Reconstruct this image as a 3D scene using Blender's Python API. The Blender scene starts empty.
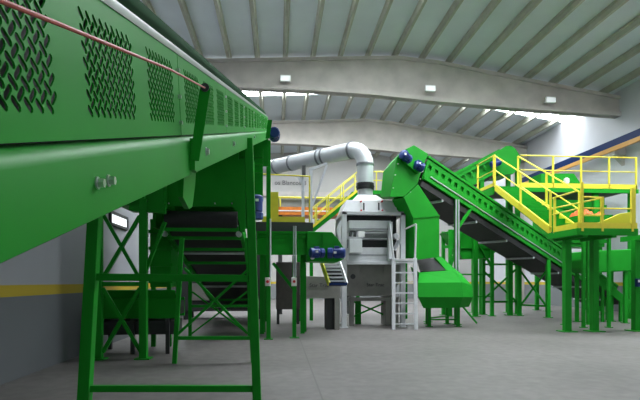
import bpy, bmesh, math, random
from mathutils import Vector as V, Matrix
random.seed(7)
scene = bpy.context.scene
col = scene.collection

# ------------------------------------------------------------------ camera
EYE = V((0, 0, 1.6)); FPX = 500.0; HZ = 281.0
TH = math.atan(42 / 500)
FW = V((math.sin(TH), math.cos(TH), 0)); RT = V((math.cos(TH), -math.sin(TH), 0)); UP = V((0, 0, 1))
cd = bpy.data.cameras.new('camera'); cam = bpy.data.objects.new('camera', cd); col.objects.link(cam)
cam.location = EYE; cam.rotation_euler = (math.pi / 2, 0, -TH)
cd.sensor_width = 36; cd.lens = FPX / 640 * 36; cd.shift_y = (HZ - 200) / 640; cd.clip_end = 300; cd.clip_start = 0.05
scene.camera = cam


def ray(px, py):
    return FW + RT * ((px - 320) / FPX) + UP * ((HZ - py) / FPX)


def at(px, py, Y):
    r = ray(px, py); return EYE + r * (Y / r.y)


def atx(px, py, X):
    r = ray(px, py); return EYE + r * (X / r.x)


def onp(px, py, P, n):
    r = ray(px, py); return EYE + r * ((P - EYE).dot(n) / r.dot(n))


def X(px, Y): return at(px, 200, Y).x
def Z(px, py, Y): return at(px, py, Y).z


# ------------------------------------------------------------------ materials
def mat(name, colr, rough=.5, metal=0., noise=0., nscale=6., bump=0., spec=.5, emit=None, es=0.):
    m = bpy.data.materials.new(name); m.use_nodes = True
    nt = m.node_tree; b = nt.nodes['Principled BSDF']
    b.inputs['Roughness'].default_value = rough; b.inputs['Metallic'].default_value = metal
    b.inputs['Specular IOR Level'].default_value = spec
    b.inputs['Base Color'].default_value = (*colr, 1)
    if emit:
        b.inputs['Emission Color'].default_value = (*emit, 1); b.inputs['Emission Strength'].default_value = es
    if noise or bump:
        tc = nt.nodes.new('ShaderNodeTexCoord')
        n = nt.nodes.new('ShaderNodeTexNoise'); n.inputs['Scale'].default_value = nscale; n.inputs['Detail'].default_value = 5
        nt.links.new(tc.outputs['Object'], n.inputs['Vector'])
        if noise:
            r = nt.nodes.new('ShaderNodeValToRGB')
            r.color_ramp.elements[0].position = .3; r.color_ramp.elements[1].position = .7
            r.color_ramp.elements[0].color = (*[c * (1 - noise) for c in colr], 1)
            r.color_ramp.elements[1].color = (*[min(1, c * (1 + noise)) for c in colr], 1)
            nt.links.new(n.outputs['Fac'], r.inputs['Fac']); nt.links.new(r.outputs['Color'], b.inputs['Base Color'])
        if bump:
            bp = nt.nodes.new('ShaderNodeBump'); bp.inputs['Strength'].default_value = bump; bp.inputs['Distance'].default_value = .01
            nt.links.new(n.outputs['Fac'], bp.inputs['Height']); nt.links.new(bp.outputs['Normal'], b.inputs['Normal'])
    return m


GREEN = mat('green_paint', (.010, .26, .017), .5, noise=.06, nscale=2.5, spec=.14)
COVER = mat('dark_green_belt_cover', (.006, .055, .014), .9, spec=.04)
TRIM = mat('pale_edge_strip', (.33, .38, .33), .5)
YELLOW = mat('yellow_paint', (.72, .63, .04), .4, noise=.05)
GREY = mat('light_grey_paint', (.56, .57, .59), .4, noise=.05)
HOPG = mat('dull_grey_steel', (.21, .205, .185), .55, noise=.12, nscale=3)
GALV = mat('galvanised_steel', (.55, .57, .60), .35, metal=.6, noise=.1, nscale=9)
ZINC = mat('zinc_bolt', (.72, .70, .74), .3, metal=.8)
DUCT = mat('duct_sheet_steel', (.60, .62, .65), .38, metal=.25, noise=.05, nscale=3)
RING = mat('duct_flange_steel', (.20, .21, .23), .5, metal=.4)
BROWN = mat('dark_brown_steel', (.075, .066, .06), .6, noise=.15)
RUBBER = mat('black_rubber', (.012, .012, .013), .6, noise=.3, nscale=12)
DARK = mat('dark_steel', (.035, .037, .038), .6)
BLUE = mat('blue_motor_enamel', (.006, .032, .19), .4)
WHITE = mat('white_plate', (.8, .8, .78), .5)
RED = mat('red_plastic', (.6, .015, .015), .4)
ROPE = mat('red_pull_cord', (.42, .06, .045), .55)
ORANGE = mat('orange_paint', (.62, .17, .012), .5, noise=.15)
ORHEAP = mat('orange_netting', (.62, .12, .015), .7, noise=.5, nscale=7)
BEAMC = mat('precast_concrete', (.47, .44, .41), .85, noise=.13, nscale=1.2, bump=.15)
SHEET = mat('roof_sheet', (.60, .66, .70), .6, noise=.05, nscale=.6)
PURL = mat('purlin_concrete', (.38, .385, .32), .85, noise=.1, nscale=2)
CRBLUE = mat('crane_beam_blue', (.006, .025, .11), .5, spec=.2)
CRORG = mat('conductor_rail_orange', (.62, .33, .08), .5)
LAMP = mat('lamp_diffuser', (.8, .82, .82), .3, emit=(.9, 1, 1), es=.35)
SKYL = mat('translucent_skylight', (.8, .85, .9), .5, emit=(.90, .96, 1), es=16.0)
CHUTEY = mat('yellow_green_paint', (.66, .64, .03), .45)
LETTER = mat('faded_lettering', (.10, .10, .105), .7)
INK = mat('black_lettering', (.02, .02, .022), .6)
WINM = mat('lit_window_pane', (.8, .85, .9), .3, emit=(.92, .97, 1), es=.8)


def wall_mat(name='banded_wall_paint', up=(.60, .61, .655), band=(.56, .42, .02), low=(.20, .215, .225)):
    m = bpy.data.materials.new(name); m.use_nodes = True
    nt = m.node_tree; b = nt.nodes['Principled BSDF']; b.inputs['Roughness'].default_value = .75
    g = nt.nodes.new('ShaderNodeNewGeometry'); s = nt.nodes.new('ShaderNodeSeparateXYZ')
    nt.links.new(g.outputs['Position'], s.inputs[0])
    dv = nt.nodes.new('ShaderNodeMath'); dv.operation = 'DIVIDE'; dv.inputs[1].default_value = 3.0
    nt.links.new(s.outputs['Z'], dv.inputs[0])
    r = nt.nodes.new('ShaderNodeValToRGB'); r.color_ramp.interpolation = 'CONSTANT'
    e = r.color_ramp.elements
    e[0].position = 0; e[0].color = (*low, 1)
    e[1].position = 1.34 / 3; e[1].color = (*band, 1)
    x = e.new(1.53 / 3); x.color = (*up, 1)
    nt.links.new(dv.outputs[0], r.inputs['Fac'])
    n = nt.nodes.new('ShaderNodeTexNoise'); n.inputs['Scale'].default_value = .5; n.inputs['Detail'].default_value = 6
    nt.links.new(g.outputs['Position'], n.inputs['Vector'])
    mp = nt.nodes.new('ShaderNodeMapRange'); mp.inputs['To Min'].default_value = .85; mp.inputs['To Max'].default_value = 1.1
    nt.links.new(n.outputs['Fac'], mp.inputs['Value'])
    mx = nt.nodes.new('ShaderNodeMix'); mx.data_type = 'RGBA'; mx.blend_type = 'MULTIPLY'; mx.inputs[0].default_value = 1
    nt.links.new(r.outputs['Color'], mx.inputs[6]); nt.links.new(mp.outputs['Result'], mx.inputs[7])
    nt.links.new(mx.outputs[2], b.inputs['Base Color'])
    return m


def floor_mat():
    m = bpy.data.materials.new('power_floated_concrete'); m.use_nodes = True
    nt = m.node_tree; b = nt.nodes['Principled BSDF']; b.inputs['Roughness'].default_value = .55
    b.inputs['Specular IOR Level'].default_value = .35
    g = nt.nodes.new('ShaderNodeNewGeometry')
    n1 = nt.nodes.new('ShaderNodeTexNoise'); n1.inputs['Scale'].default_value = .45; n1.inputs['Detail'].default_value = 8
    n2 = nt.nodes.new('ShaderNodeTexNoise'); n2.inputs['Scale'].default_value = 5; n2.inputs['Detail'].default_value = 8
    nt.links.new(g.outputs['Position'], n1.inputs['Vector']); nt.links.new(g.outputs['Position'], n2.inputs['Vector'])
    a = nt.nodes.new('ShaderNodeMath'); a.operation = 'ADD'
    nt.links.new(n1.outputs['Fac'], a.inputs[0]); nt.links.new(n2.outputs['Fac'], a.inputs[1])
    h = nt.nodes.new('ShaderNodeMath'); h.operation = 'MULTIPLY'; h.inputs[1].default_value = .5
    nt.links.new(a.outputs[0], h.inputs[0])
    r = nt.nodes.new('ShaderNodeValToRGB'); e = r.color_ramp.elements
    e[0].position = .35; e[0].color = (.108, .099, .096, 1); e[1].position = .66; e[1].color = (.172, .159, .154, 1)
    nt.links.new(h.outputs[0], r.inputs['Fac'])
    # saw-cut joints across the slab every 5 m
    s = nt.nodes.new('ShaderNodeSeparateXYZ'); nt.links.new(g.outputs['Position'], s.inputs[0])
    prev = None
    for ax, off in (('X', .6), ('Y', 4.9)):
        ad = nt.nodes.new('ShaderNodeMath'); ad.operation = 'SUBTRACT'; ad.inputs[1].default_value = off
        nt.links.new(s.outputs[ax], ad.inputs[0])
        pp = nt.nodes.new('ShaderNodeMath'); pp.operation = 'PINGPONG'; pp.inputs[1].default_value = 2.6
        nt.links.new(ad.outputs[0], pp.inputs[0])
        lt = nt.nodes.new('ShaderNodeMath'); lt.operation = 'LESS_THAN'; lt.inputs[1].default_value = .012
        nt.links.new(pp.outputs[0], lt.inputs[0])
        if prev:
            mxm = nt.nodes.new('ShaderNodeMath'); mxm.operation = 'MAXIMUM'
            nt.links.new(prev.outputs[0], mxm.inputs[0]); nt.links.new(lt.outputs[0], mxm.inputs[1]); prev = mxm
        else:
            prev = lt
    mx = nt.nodes.new('ShaderNodeMix'); mx.data_type = 'RGBA'
    nt.links.new(prev.outputs[0], mx.inputs[0]); nt.links.new(r.outputs['Color'], mx.inputs[6])
    mx.inputs[7].default_value = (.10, .095, .09, 1)
    nt.links.new(mx.outputs[2], b.inputs['Base Color'])
    return m


WALL = wall_mat(); WALLB = wall_mat('beige_end_wall_paint', (.42, .41, .395), (.50, .38, .02), (.19, .20, .205)); WALLG = wall_mat('shaded_partition_paint', (.30, .305, .33), (.40, .29, .012), (.12, .13, .138)); FLOOR = floor_mat()  # left wall: banded paint darkened throughout, conveyor shade put into its colour


# ------------------------------------------------------------------ builders
class M:
    """collects shapes in world coordinates, then links them as one mesh object"""

    def __init__(s): s.v = []; s.f = []

    def add(s, vs, fs):
        b = len(s.v); s.v += [V(v) for v in vs]; s.f += [tuple(i + b for i in f) for f in fs]; return s

    def hexa(s, p):  # 8 points: bottom 4 then top 4
        return s.add(p, [(3, 2, 1, 0), (4, 5, 6, 7), (0, 1, 5, 4), (1, 2, 6, 5), (2, 3, 7, 6), (3, 0, 4, 7)])

    def box(s, x0, x1, y0, y1, z0, z1):
        x0, x1 = sorted((x0, x1)); y0, y1 = sorted((y0, y1)); z0, z1 = sorted((z0, z1))
        return s.hexa([(x0, y0, z0), (x1, y0, z0), (x1, y1, z0), (x0, y1, z0), (x0, y0, z1), (x1, y0, z1), (x1, y1, z1), (x0, y1, z1)])

    def bar(s, p, q, w, h=None, up=None):
        p = V(p); q = V(q); h = h or w; d = (q - p).normalized()
        u = V(up) if up else (UP if abs(d.z) < .95 else V((0, 1, 0)))
        a = d.cross(u).normalized(); u = a.cross(d).normalized()
        a = a * (w / 2); u = u * (h / 2)
        return s.hexa([p - a - u, p + a - u, q + a - u, q - a - u, p - a + u, p + a + u, q + a + u, q - a + u])

    def prism(s, pts, vec):
        pts = [V(p) for p in pts]; vec = V(vec); n = len(pts)
        nn = V((0, 0, 0))
        for i in range(n): nn += pts[i].cross(pts[(i + 1) % n])
        if nn.dot(vec) > 0: pts = pts[::-1]
        return s.add(pts + [p + vec for p in pts],
                     [tuple(range(n)), tuple(range(2 * n - 1, n - 1, -1))] +
                     [(i, i + n, (i + 1) % n + n, (i + 1) % n) for i in range(n)])

    def tube(s, pts, r, n=12, caps=True):
        pts = [V(p) for p in pts]; k = len(pts); rings = []; pa = None
        for i, p in enumerate(pts):
            d = ((pts[min(i + 1, k - 1)] - pts[max(i - 1, 0)])).normalized()
            if pa is None:
                u = UP if abs(d.z) < .9 else V((0, 1, 0)); a = d.cross(u).normalized()
            else:
                a = (pa - d * pa.dot(d)).normalized()
            b = d.cross(a); pa = a
            rr = r[i] if isinstance(r, (list, tuple)) else r
            rings.append([p + a * (rr * math.cos(t * 2 * math.pi / n)) + b * (rr * math.sin(t * 2 * math.pi / n)) for t in range(n)])
        fs = []
        for i in range(k - 1):
            for t in range(n):
                fs.append((i * n + t, i * n + (t + 1) % n, (i + 1) * n + (t + 1) % n, (i + 1) * n + t))
        if caps: fs += [tuple(range(n - 1, -1, -1)), tuple((k - 1) * n + t for t in range(n))]
        return s.add([v for g in rings for v in g], fs)

    def build(s, name, material, parent=None, bevel=0, solid=0):
        o0 = org(parent)
        me = bpy.data.meshes.new(name); me.from_pydata([v - o0 for v in s.v], [], s.f); me.update()
        bm = bmesh.new(); bm.from_mesh(me); bmesh.ops.recalc_face_normals(bm, faces=bm.faces); bm.to_mesh(me); bm.free()
        me.materials.append(material)
        for p in me.polygons: p.use_smooth = True
        me.set_sharp_from_angle(angle=.6)
        o = bpy.data.objects.new(name, me); col.objects.link(o)
        if parent: o.parent = parent
        if solid:
            md = o.modifiers.new('thickness', 'SOLIDIFY'); md.thickness = solid; md.offset = 0
        if bevel:
            md = o.modifiers.new('bevel', 'BEVEL'); md.width = bevel; md.segments = 2; md.limit_method = 'ANGLE'; md.harden_normals = True
        return o


def org(o):
    p = V((0, 0, 0))
    while o: p += o.location; o = o.parent
    return p


def thing(name, label, cat, loc, group=None):
    o = bpy.data.objects.new(name, None); col.objects.link(o); o.location = V(loc); o.empty_display_size = .2
    o['label'] = label; o['category'] = cat
    if group: o['group'] = group
    return o


def tag(o, label, cat, group=None, kind=None):
    o['label'] = label; o['category'] = cat
    if group: o['group'] = group
    if kind: o['kind'] = kind
    return o


def to_mesh(o, parent):
    bpy.context.view_layer.update()
    me = bpy.data.meshes.new_from_object(o.evaluated_get(bpy.context.evaluated_depsgraph_get()))
    n = bpy.data.objects.new(o.name, me); col.objects.link(n)
    n.parent = parent; n.location = o.location - org(parent); n.rotation_euler = o.rotation_euler
    nm = o.name; bpy.data.objects.remove(o); n.name = nm
    return n


def struct(o, label, cat):
    return tag(o, label, cat, kind='structure')


def part(name, parent):
    o = bpy.data.objects.new(name, None); col.objects.link(o); o.parent = parent; o.empty_display_size = .1
    return o


def motor(parent, p, axis, r, L, fan=True):
    """geared drive motor: ribbed body, fan cover, gearbox, terminal box, rating plate"""
    p = V(p); a = V(axis).normalized()
    m = M().tube([p, p + a * .02, p + a * (L * .62)], [r * .8, r, r], 16)
    for k in range(10):
        t = k * math.tau / 10
        u = a.cross(UP).normalized(); w = a.cross(u)
        q = p + (u * math.cos(t) + w * math.sin(t)) * r * 1.03
        m.bar(q + a * .03, q + a * (L * .58), r * .1, r * .16, up=(u * math.cos(t) + w * math.sin(t)))
    o = m.build('drive_motor', BLUE, parent)
    q = p + a * (L * .62)
    M().tube([q, q + a * (L * .26), q + a * (L * .36)], [r * 1.08, r * 1.08, r * .7], 16).build('fan_cover', BLUE, o)
    u = a.cross(UP).normalized()
    g = M().tube([p - a * (L * .45), p - a * (L * .4), p - a * .02, p], [r * .9, r * 1.1, r * 1.1, r * .8], 8)
    g.build('gearbox', BLUE, o, bevel=.01)
    t = p + a * (L * .3) + UP * r
    M().bar(t - a * .07 + UP * .02, t + a * .07 + UP * .02, r * .9, r * .5).build('terminal_box', BLUE, o, bevel=.008)
    return o


def plate_on(parent, c, n, w, h):
    c = V(c); n = V(n).normalized(); a = UP.cross(n).normalized()
    M().bar(c - a * w / 2, c + a * w / 2, .012, h).build('rating_plate', WHITE, parent)


# ------------------------------------------------------------------ the hall
XL, XR, YB, YF = -4.25, 17.9, 44.5, -9.0
XO_ = -10.0
ROOF = [(-10.2, 12.66)]
for px, py in ((215, 58.5), (330, 56.5), (398, 55.5), (440, 60.5), (520, 76.5), (612, 94)):
    q = at(px, py, 24.8); ROOF.append((q.x, q.z))
(xa_, za_), (xb_, zb_) = ROOF[-2:]
ROOF[-1] = (18.1, zb_ + (zb_ - za_) / (xb_ - xa_) * (18.1 - xb_))


def roof_z(x):
    for (a, za), (b, zb) in zip(ROOF, ROOF[1:]):
        if x <= b: return za + (zb - za) * (x - a) / (b - a)
    return ROOF[-1][1]


struct(M().box(XO_ - .3, XR + .3, YF, YB + .3, -.2, 0).build('floor', FLOOR), 'grey power-floated concrete floor of the sorting hall', 'floor')
struct(M().box(XL - .2, XL, YF, YB, 0, 6.2).build('wall_left', WALLG), 'left partition wall, blue-grey above a yellow band and dark grey below, all darkened for shade', 'wall')
struct(M().box(XO_ - .3, XO_, YF, YB, 0, 13.0).build('wall_far_left', WALL), 'outer wall of the neighbouring nave beyond the left partition', 'wall')
struct(M().box(XR, XR + .3, YF, YB, 0, 12.1).build('wall_right', WALL), 'white right side wall carrying the blue crane beam', 'wall')
struct(M().box(XO_ - .3, 5.0, YF - .3, YF, 0, 13.9).box(5.0, XR + .3, YF - .3, YF, 10.5, 13.9).build('wall_front', WALL), 'front wall of the hall with a wide open gateway', 'wall')
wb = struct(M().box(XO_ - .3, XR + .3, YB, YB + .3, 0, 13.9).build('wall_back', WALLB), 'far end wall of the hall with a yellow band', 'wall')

# rooflight strips: (y0, y1, roof segments it spans)
SK = [(11.6, 16.5, (2, 3, 4, 5)), (17.2, 19.4, (1, 2)), (26.4, 30.7, (0, 1)), (28.0, 30.2, (2, 3, 4, 5)), (38.4, 40.2, (0, 1, 2, 3, 4, 5))]  # second strip is an added, unseen rooflight that brightens the middle
SEG = list(zip(ROOF, ROOF[1:]))
m = M(); ZR = .30


def slab(m, seg, y0, y1, lo, hi):
    (a, za), (b, zb) = seg
    m.hexa([(a, y0, za + lo), (b, y0, zb + lo), (b, y1, zb + lo), (a, y1, za + lo), (a, y0, za + hi), (b, y0, zb + hi), (b, y1, zb + hi), (a, y1, za + hi)])


for i, seg in enumerate(SEG):
    cuts = sorted((y0, y1) for y0, y1, sg in SK if i in sg); y = YF
    for y0, y1 in cuts + [(YB + .3, None)]:
        slab(m, seg, y, y0, ZR, ZR + .08); y = y1
ceil = struct(m.build('ceiling', SHEET), 'pale blue-grey sheet roof on concrete purlins', 'ceiling')
x = -3.83 - 4 * 1.40
while x < 17.7:
    z = roof_z(x)
    pts = [(x - .06, YF, z), (x + .06, YF, z), (x + .085, YF, z + .2), (x + .13, YF, z + .23), (x + .13, YF, z + ZR), (x - .13, YF, z + ZR), (x - .13, YF, z + .23), (x - .085, YF, z + .2)]
    M().prism(pts, (0, YB - YF, 0)).build('purlin', PURL, ceil)
    x += 1.40
for k, (y0, y1, sg) in enumerate(SK):
    m = M()
    for i in sg: slab(m, SEG[i], y0, y1, ZR + .02, ZR + .05)
    struct(m.build('window_%d' % (k + 1), SKYL), ['wide rooflight over the right half of the first bay', 'added unseen rooflight near the ridge, lighting the middle of the hall', 'rooflight strip behind the nearer beam, above the perforated conveyor', 'rooflight strip just behind the nearer beam on the right slope', 'rooflight strip beyond the farther beam'][k], 'skylight')

BOT = [(XO_, 11.75)]
for px, py in ((240, 87), (310, 90), (375, 94.5), (440, 101.5), (530, 109), (620, 115.6)):
    q = at(px, py, 24.74); BOT.append((min(q.x, XR), q.z))
BOT[-1] = (XR, BOT[-1][1])


def roof_beam(Y, label):
    top = [(x, z) for x, z in ROOF[1:-1]]; top = [(XO_, roof_z(XO_))] + top + [(XR, roof_z(XR))]
    poly = [(a, Y - .10, b) for a, b in BOT] + [(a, Y - .10, b) for a, b in top[::-1]]
    m = M().prism(poly, (0, .2, 0))
    for (a, za), (b, zb) in zip(BOT, BOT[1:]):
        m.hexa([(a, Y - .26, za), (b, Y - .26, zb), (b, Y + .26, zb), (a, Y + .26, za),
                (a, Y - .26, za + .2), (b, Y - .26, zb + .2), (b, Y + .26, zb + .2), (a, Y + .26, za + .2)])
    for (a, za), (b, zb) in zip(top, top[1:]):
        m.hexa([(a, Y - .2, za - .16), (b, Y - .2, zb - .16), (b, Y + .2, zb - .16), (a, Y + .2, za - .16),
                (a, Y - .2, za), (b, Y - .2, zb), (b, Y + .2, zb), (a, Y + .2, za)])
    return struct(m.build('roof_beam', BEAMC), label, 'roof beam')


YA, YB2 = 25.0, 34.8
roof_beam(YA, 'nearer big precast concrete roof beam carrying three white lamps')
roof_beam(YB2, 'farther precast concrete roof beam above the duct and conveyors')
m = M().box(XR - .55, XR, YB2 + .27, YB2 + .9, 0, 11.4)
struct(m.build('column', BEAMC), 'concrete column under the right end of the farther roof beam', 'column')
# a plain lintel band on the far wall
struct(M().box(XL, XR, YB - .25, YB, 9.1, 9.5).build('trim_1', BEAMC), 'concrete ledge running across the far end wall', 'ledge')
p = at(274.5, 184.6, YB - .05)
tx = bpy.data.curves.new('wall_lettering', 'FONT'); tx.body = 'os Blancos B'; tx.size = .55; tx.extrude = .01
to = bpy.data.objects.new('wall_lettering', tx); col.objects.link(to); to.location = p; to.rotation_euler = (math.pi / 2, 0, 0)
tx.materials.append(LETTER); to = to_mesh(to, wb)

# a lit window low on the left wall behind the conveyor
a = atx(109, 221, XL); b = atx(126, 211, XL)
wy0, wy1 = a.y, b.y
w = struct(M().box(XL, XL + .03, wy0, wy1, 3.05, 3.35).build('window_6', WINM), 'small bright window high on the left wall behind the trestle', 'window')
fm = M()
for (q0, q1) in (((XL + .03, wy0, 3.05), (XL + .03, wy1, 3.05)), ((XL + .03, wy0, 3.35), (XL + .03, wy1, 3.35)), ((XL + .03, wy0, 3.05), (XL + .03, wy0, 3.35)), ((XL + .03, wy1, 3.05), (XL + .03, wy1, 3.35))):
    fm.bar(q0, q1, .07, .07)
fm.build('window_frame', DARK, w)

# crane runway along the right wall
cr = thing('crane_runway', 'blue crane runway beam with an orange rail along the right wall', 'crane rail', (XR - .4, 30, 8.5))
M().box(XR - .62, XR - .56 + .25, 12, YB2 - .3, 8.56, 8.92).build('runway_beam', BLUE if False else CRBLUE, cr)
M().box(XR - .72, XR - .60, 12, YB2 - .3, 8.30, 8.52).build('conductor_rail', CRORG, cr)
for yy in (14.5, 24.6, 34.0):
    mm = M().box(XR - .62, XR, yy - .2, yy + .2, 8.1, 8.56); mm.prism([(XR - .5, yy - .12, 8.1), (XR, yy - .12, 8.1), (XR, yy - .12, 7.6)], (0, .24, 0))
    mm.build('bracket', BEAMC, cr)

# three lamps on the near beam
for px, py, lb in ((285.5, 79, 'white flood lamp on the concrete beam above the perforated conveyor'), (430, 89, 'white flood lamp on the concrete beam above the green hopper'), (550, 100.5, 'white flood lamp on the concrete beam nearest the right wall')):
    c = at(px, py, YA - .45)
    t = thing('flood_lamp', lb, 'lamp', c, 'flood lamps on the near roof beam')
    M().box(c.x - .26, c.x + .26, c.y - .10, c.y + .04, c.z - .14, c.z + .17).build('housing', WHITE, t, bevel=.02)
    M().box(c.x - .23, c.x + .23, c.y - .12, c.y - .10, c.z - .12, c.z + .10).build('diffuser', LAMP, t)
    M().bar((c.x - .1, c.y + .02, c.z), (c.x - .1, YA - .10, c.z), .04).bar((c.x + .1, c.y + .02, c.z), (c.x + .1, YA - .10, c.z), .04).build('bracket', GALV, t)

# ------------------------------------------------------------------ foreground inclined conveyor
SL = .301; XS = .016; XO = -.456; ZO = 1.372; W = 1.95


def C(Y, w, h): return V((XO + XS * Y - w, Y, ZO + SL * Y + h))


Y0, Y1 = -1.2, 13.55
cv = thing('perforated_conveyor', 'huge green inclined conveyor with perforated side guards filling the upper left', 'conveyor', (-1.4, 6, 0))


def crun(prof, y0, y1, name, material, parent, **k):
    """sweeps a (w, h) profile along the conveyor"""
    m = M(); m.prism([C(y0, w, h) for w, h in prof], C(y1, 0, 0) - C(y0, 0, 0)); return m.build(name, material, parent, **k)


RAILP = [(0, .004), (0, .150), (.004, .165), (.014, .178), (.028, .184), (.085, .186), (.085, .178), (.03, .176), (.018, .170), (.008, .150), (.008, .012), (.085, .012), (.085, 0), (.006, 0)]
rail = crun(RAILP, Y0, Y1, 'side_rail', GREEN, cv)
crun([(W - w, h) for w, h in RAILP], Y0, Y1, 'side_rail', GREEN, cv)
# guard panel: a sheet with real slotted holes in basket weave
P = 1.834; GH0, GH1 = .193, .558
AV = V((XS, 1, SL)).normalized(); NV = V((0, -SL, 1)).normalized(); CS = 1 / math.sqrt(1 + SL * SL)


def slot(cx, ch, sgn):
    L, r = .0190, .0076; an = math.radians(40); c, s = math.cos(an), sgn * math.sin(an); out = []
    for k in range(5):
        t = -math.pi / 2 + math.pi * k / 4; x, y = L - r + r * math.cos(t), r * math.sin(t); out.append((x, y))
    out += [(-x, -y) for x, y in out]
    return [(cx + x * c - y * s, ch + x * s + y * c) for x, y in out]


bm = bmesh.new(); edges = []


def loop(pts):
    vs = [bm.verts.new((0, x, y)) for x, y in pts]
    for i in range(len(vs)): edges.append(bm.edges.new((vs[i], vs[(i + 1) % len(vs)])))


loop([(0.004, GH0 * CS), (P - .004, GH0 * CS), (P - .004, GH1 * CS), (.004, GH1 * CS)])
for g in range(3):
    gs = .128 + g * .584
    for j in range(13):
        for i in range(9):
            loop(slot(gs + .018 + i * .0452 + (j % 2) * .0226, .252 + j * .0181, -1 if j % 2 == 0 else 1))
bmesh.ops.triangle_fill(bm, use_beauty=False, use_dissolve=False, edges=edges)
for v in bm.verts:
    v.co = V((.03 * -1, 0, 0)) + AV * v.co.y + NV * v.co.z
bmesh.ops.recalc_face_normals(bm, faces=bm.faces)
gme = bpy.data.meshes.new('guard_panel'); bm.to_mesh(gme); bm.free(); gme.materials.append(GREEN)
PY_ = P * AV.y
for k in range(-1, 7):
    ya = .655 + PY_ * k
    o = bpy.data.objects.new('guard_panel', gme); col.objects.link(o); o.parent = cv
    o.location = C(ya, 0, 0) - cv.location
    md = o.modifiers.new('thickness', 'SOLIDIFY'); md.thickness = .004; md.offset = 0
    for hh in (.24, .35, .46):  # fixing bolts at the seam
        q = C(ya, .026, 0) + AV * (P - .03) + NV * hh; M().tube([q, q + V((.012, 0, 0))], .008, 6).build('fixing_bolt', ZINC, o)
crun([(.034, GH0), (.034, GH1), (.040, GH1), (.040, GH0)], .5 + PY_ * 7, Y1, 'end_plate', GREEN, cv)
crun([(.022, GH1 - .006), (.018, GH1 + .010), (.022, GH1 + .024), (.035, GH1 + .028), (.04, GH1 + .02), (.04, GH1 - .006)], Y0, Y1, 'edge_trim', TRIM, cv)
hood = [(.085, .555), (.085, .665), (.13, .735), (.22, .78), (.45, .83), (W / 2, .85), (W - .45, .83), (W - .16, .74), (W - .05, .555)]
crun(hood + [(w, h - .006) for w, h in hood[::-1]], Y0, Y1, 'hood_cover', COVER, cv)
crun([(.13, .10), (.13, .56), (.14, .56), (.14, .10)], Y0, Y1, 'skirt', RUBBER, cv)
crun([(.14, .26), (W - .14, .26), (W - .14, .275), (.14, .275)], Y0, Y1, 'belt', RUBBER, cv)
crun([(.09, .05), (W - .09, .05), (W - .09, .056), (.09, .056)], Y0, Y1, 'bottom_cover', GREEN, cv)
crun([(W - .03, .2), (W - .03, .56), (W - .036, .56), (W - .036, .2)], Y0, Y1, 'far_guard', GREEN, cv)
# bolts in the rail face
for px, py in ((97, 183), (108, 180.5), (206, 151.5), (233, 143.5), (254, 137)):
    rr = ray(px, py); n = V((1, -XS, 0)); p = onp(px, py, C(0, 0, 0), n)
    s = .0115 if px < 150 else .018
    M().tube([p, p + V((.004, 0, 0))], s * 1.35, 14).tube([p + V((.004, 0, 0)), p + V((.018, 0, 0))], s, 6).build('bolt', ZINC, rail)
# pull cord and its brackets
n = V((1, -XS, 0)); t1 = onp(189.5, 160, C(0, 0, 0), n); yb_ = t1.y; t0 = at(205, 88, yb_); q1 = C(yb_, 0, .03)
off = V((t0.x - C(yb_, 0, 0).x, 0, 0))
pts = [onp(px, py, C(0, 0, 0) + off, n) for px, py in ((-60, -23), (0, 0.5), (60, 24.5), (120, 49), (170, 69.5))] + [t0]
M().tube(pts, .0042, 8).build('pull_cord', ROPE, cv)
bp = [at(px, py, yb_) for px, py in ((189.5, 160), (199, 161), (210.5, 90), (209.5, 87), (206, 85.5), (202, 86), (199.5, 89))]
bk = M().prism(bp, (0, .008, 0)).build('cord_bracket', GREEN, cv, bevel=.002)
M().tube([t0 + V((0, -.004, 0)), t0 + V((0, -.010, 0))], .02, 16).build('cord_eyelet', DARK, bk)
M().box(q1.x, q1.x + .025, yb_ + .004, yb_ + .07, q1.z, q1.z + .15).build('bracket_foot', GREEN, bk)
yb_ = 11.2; q1 = C(yb_, 0, .03)
M().prism([q1, q1 + V((.09, 0, 0)), q1 + V((.15, 0, .42)), q1 + V((.05, 0, .42))], (0, .012, 0)).build('cord_bracket', GREEN, cv)
# head end: shaft, motor
hp = C(13.2, 0, .10)
mo = motor(cv, hp + V((.15, -.1, .0)), (0, 1, .0), .135, .34)
M().tube([hp + V((-.1, 0.05, .06)), hp + V((.17, .05, .0))], .05, 10).build('drive_shaft', ZINC, cv)
M().box(XO + .1 - W, hp.x - .02, Y1, Y1 + .06, hp.z - .75, hp.z + .4).build('head_plate', GREEN, cv)
# bent gusset below the rail
g = [onp(px, py, C(0, .15, 0), n) for px, py in ((184, 174), (196, 172), (195, 186), (192.5, 207), (189, 209), (183, 197))]
M().prism(g, (-.03, 0, 0)).build('gusset', GREEN, cv)
# near support frame
FY = 6.0
l_t = at(248.5, 139, FY); l_b = at(257.5, 412, FY); l_b.z = 0
r_t = V((C(FY, W, 0).x + .06, FY, C(FY, 0, .0).z + .05)); r_b = at(83.5, 410, FY); r_b.z = 0
r_t2 = at(95, 215, FY)
dd = (r_t2 - r_b).normalized(); r_t = r_b + dd * ((l_t.z) / dd.z)
f = part('support_frame', cv)
M().bar(at(90, 277, FY), at(255, 278.5, FY), .07, .085).build('crossbar', GREEN, f, bevel=.006)
M().bar(at(84, 388.5, FY), at(261, 388.5, FY), .07, .075).build('crossbar', GREEN, f, bevel=.006)
M().bar(l_b, l_t, .10, .12, up=(0, 1, 0)).build('leg', GREEN, f, bevel=.008)
M().bar(r_b, r_t, .13, .14, up=(0, 1, 0)).build('leg', GREEN, f, bevel=.008)
for b in (l_b, r_b): M().box(b.x - .12, b.x + .12, FY - .12, FY + .12, 0, .02).build('foot_plate', GREEN, f)
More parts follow.
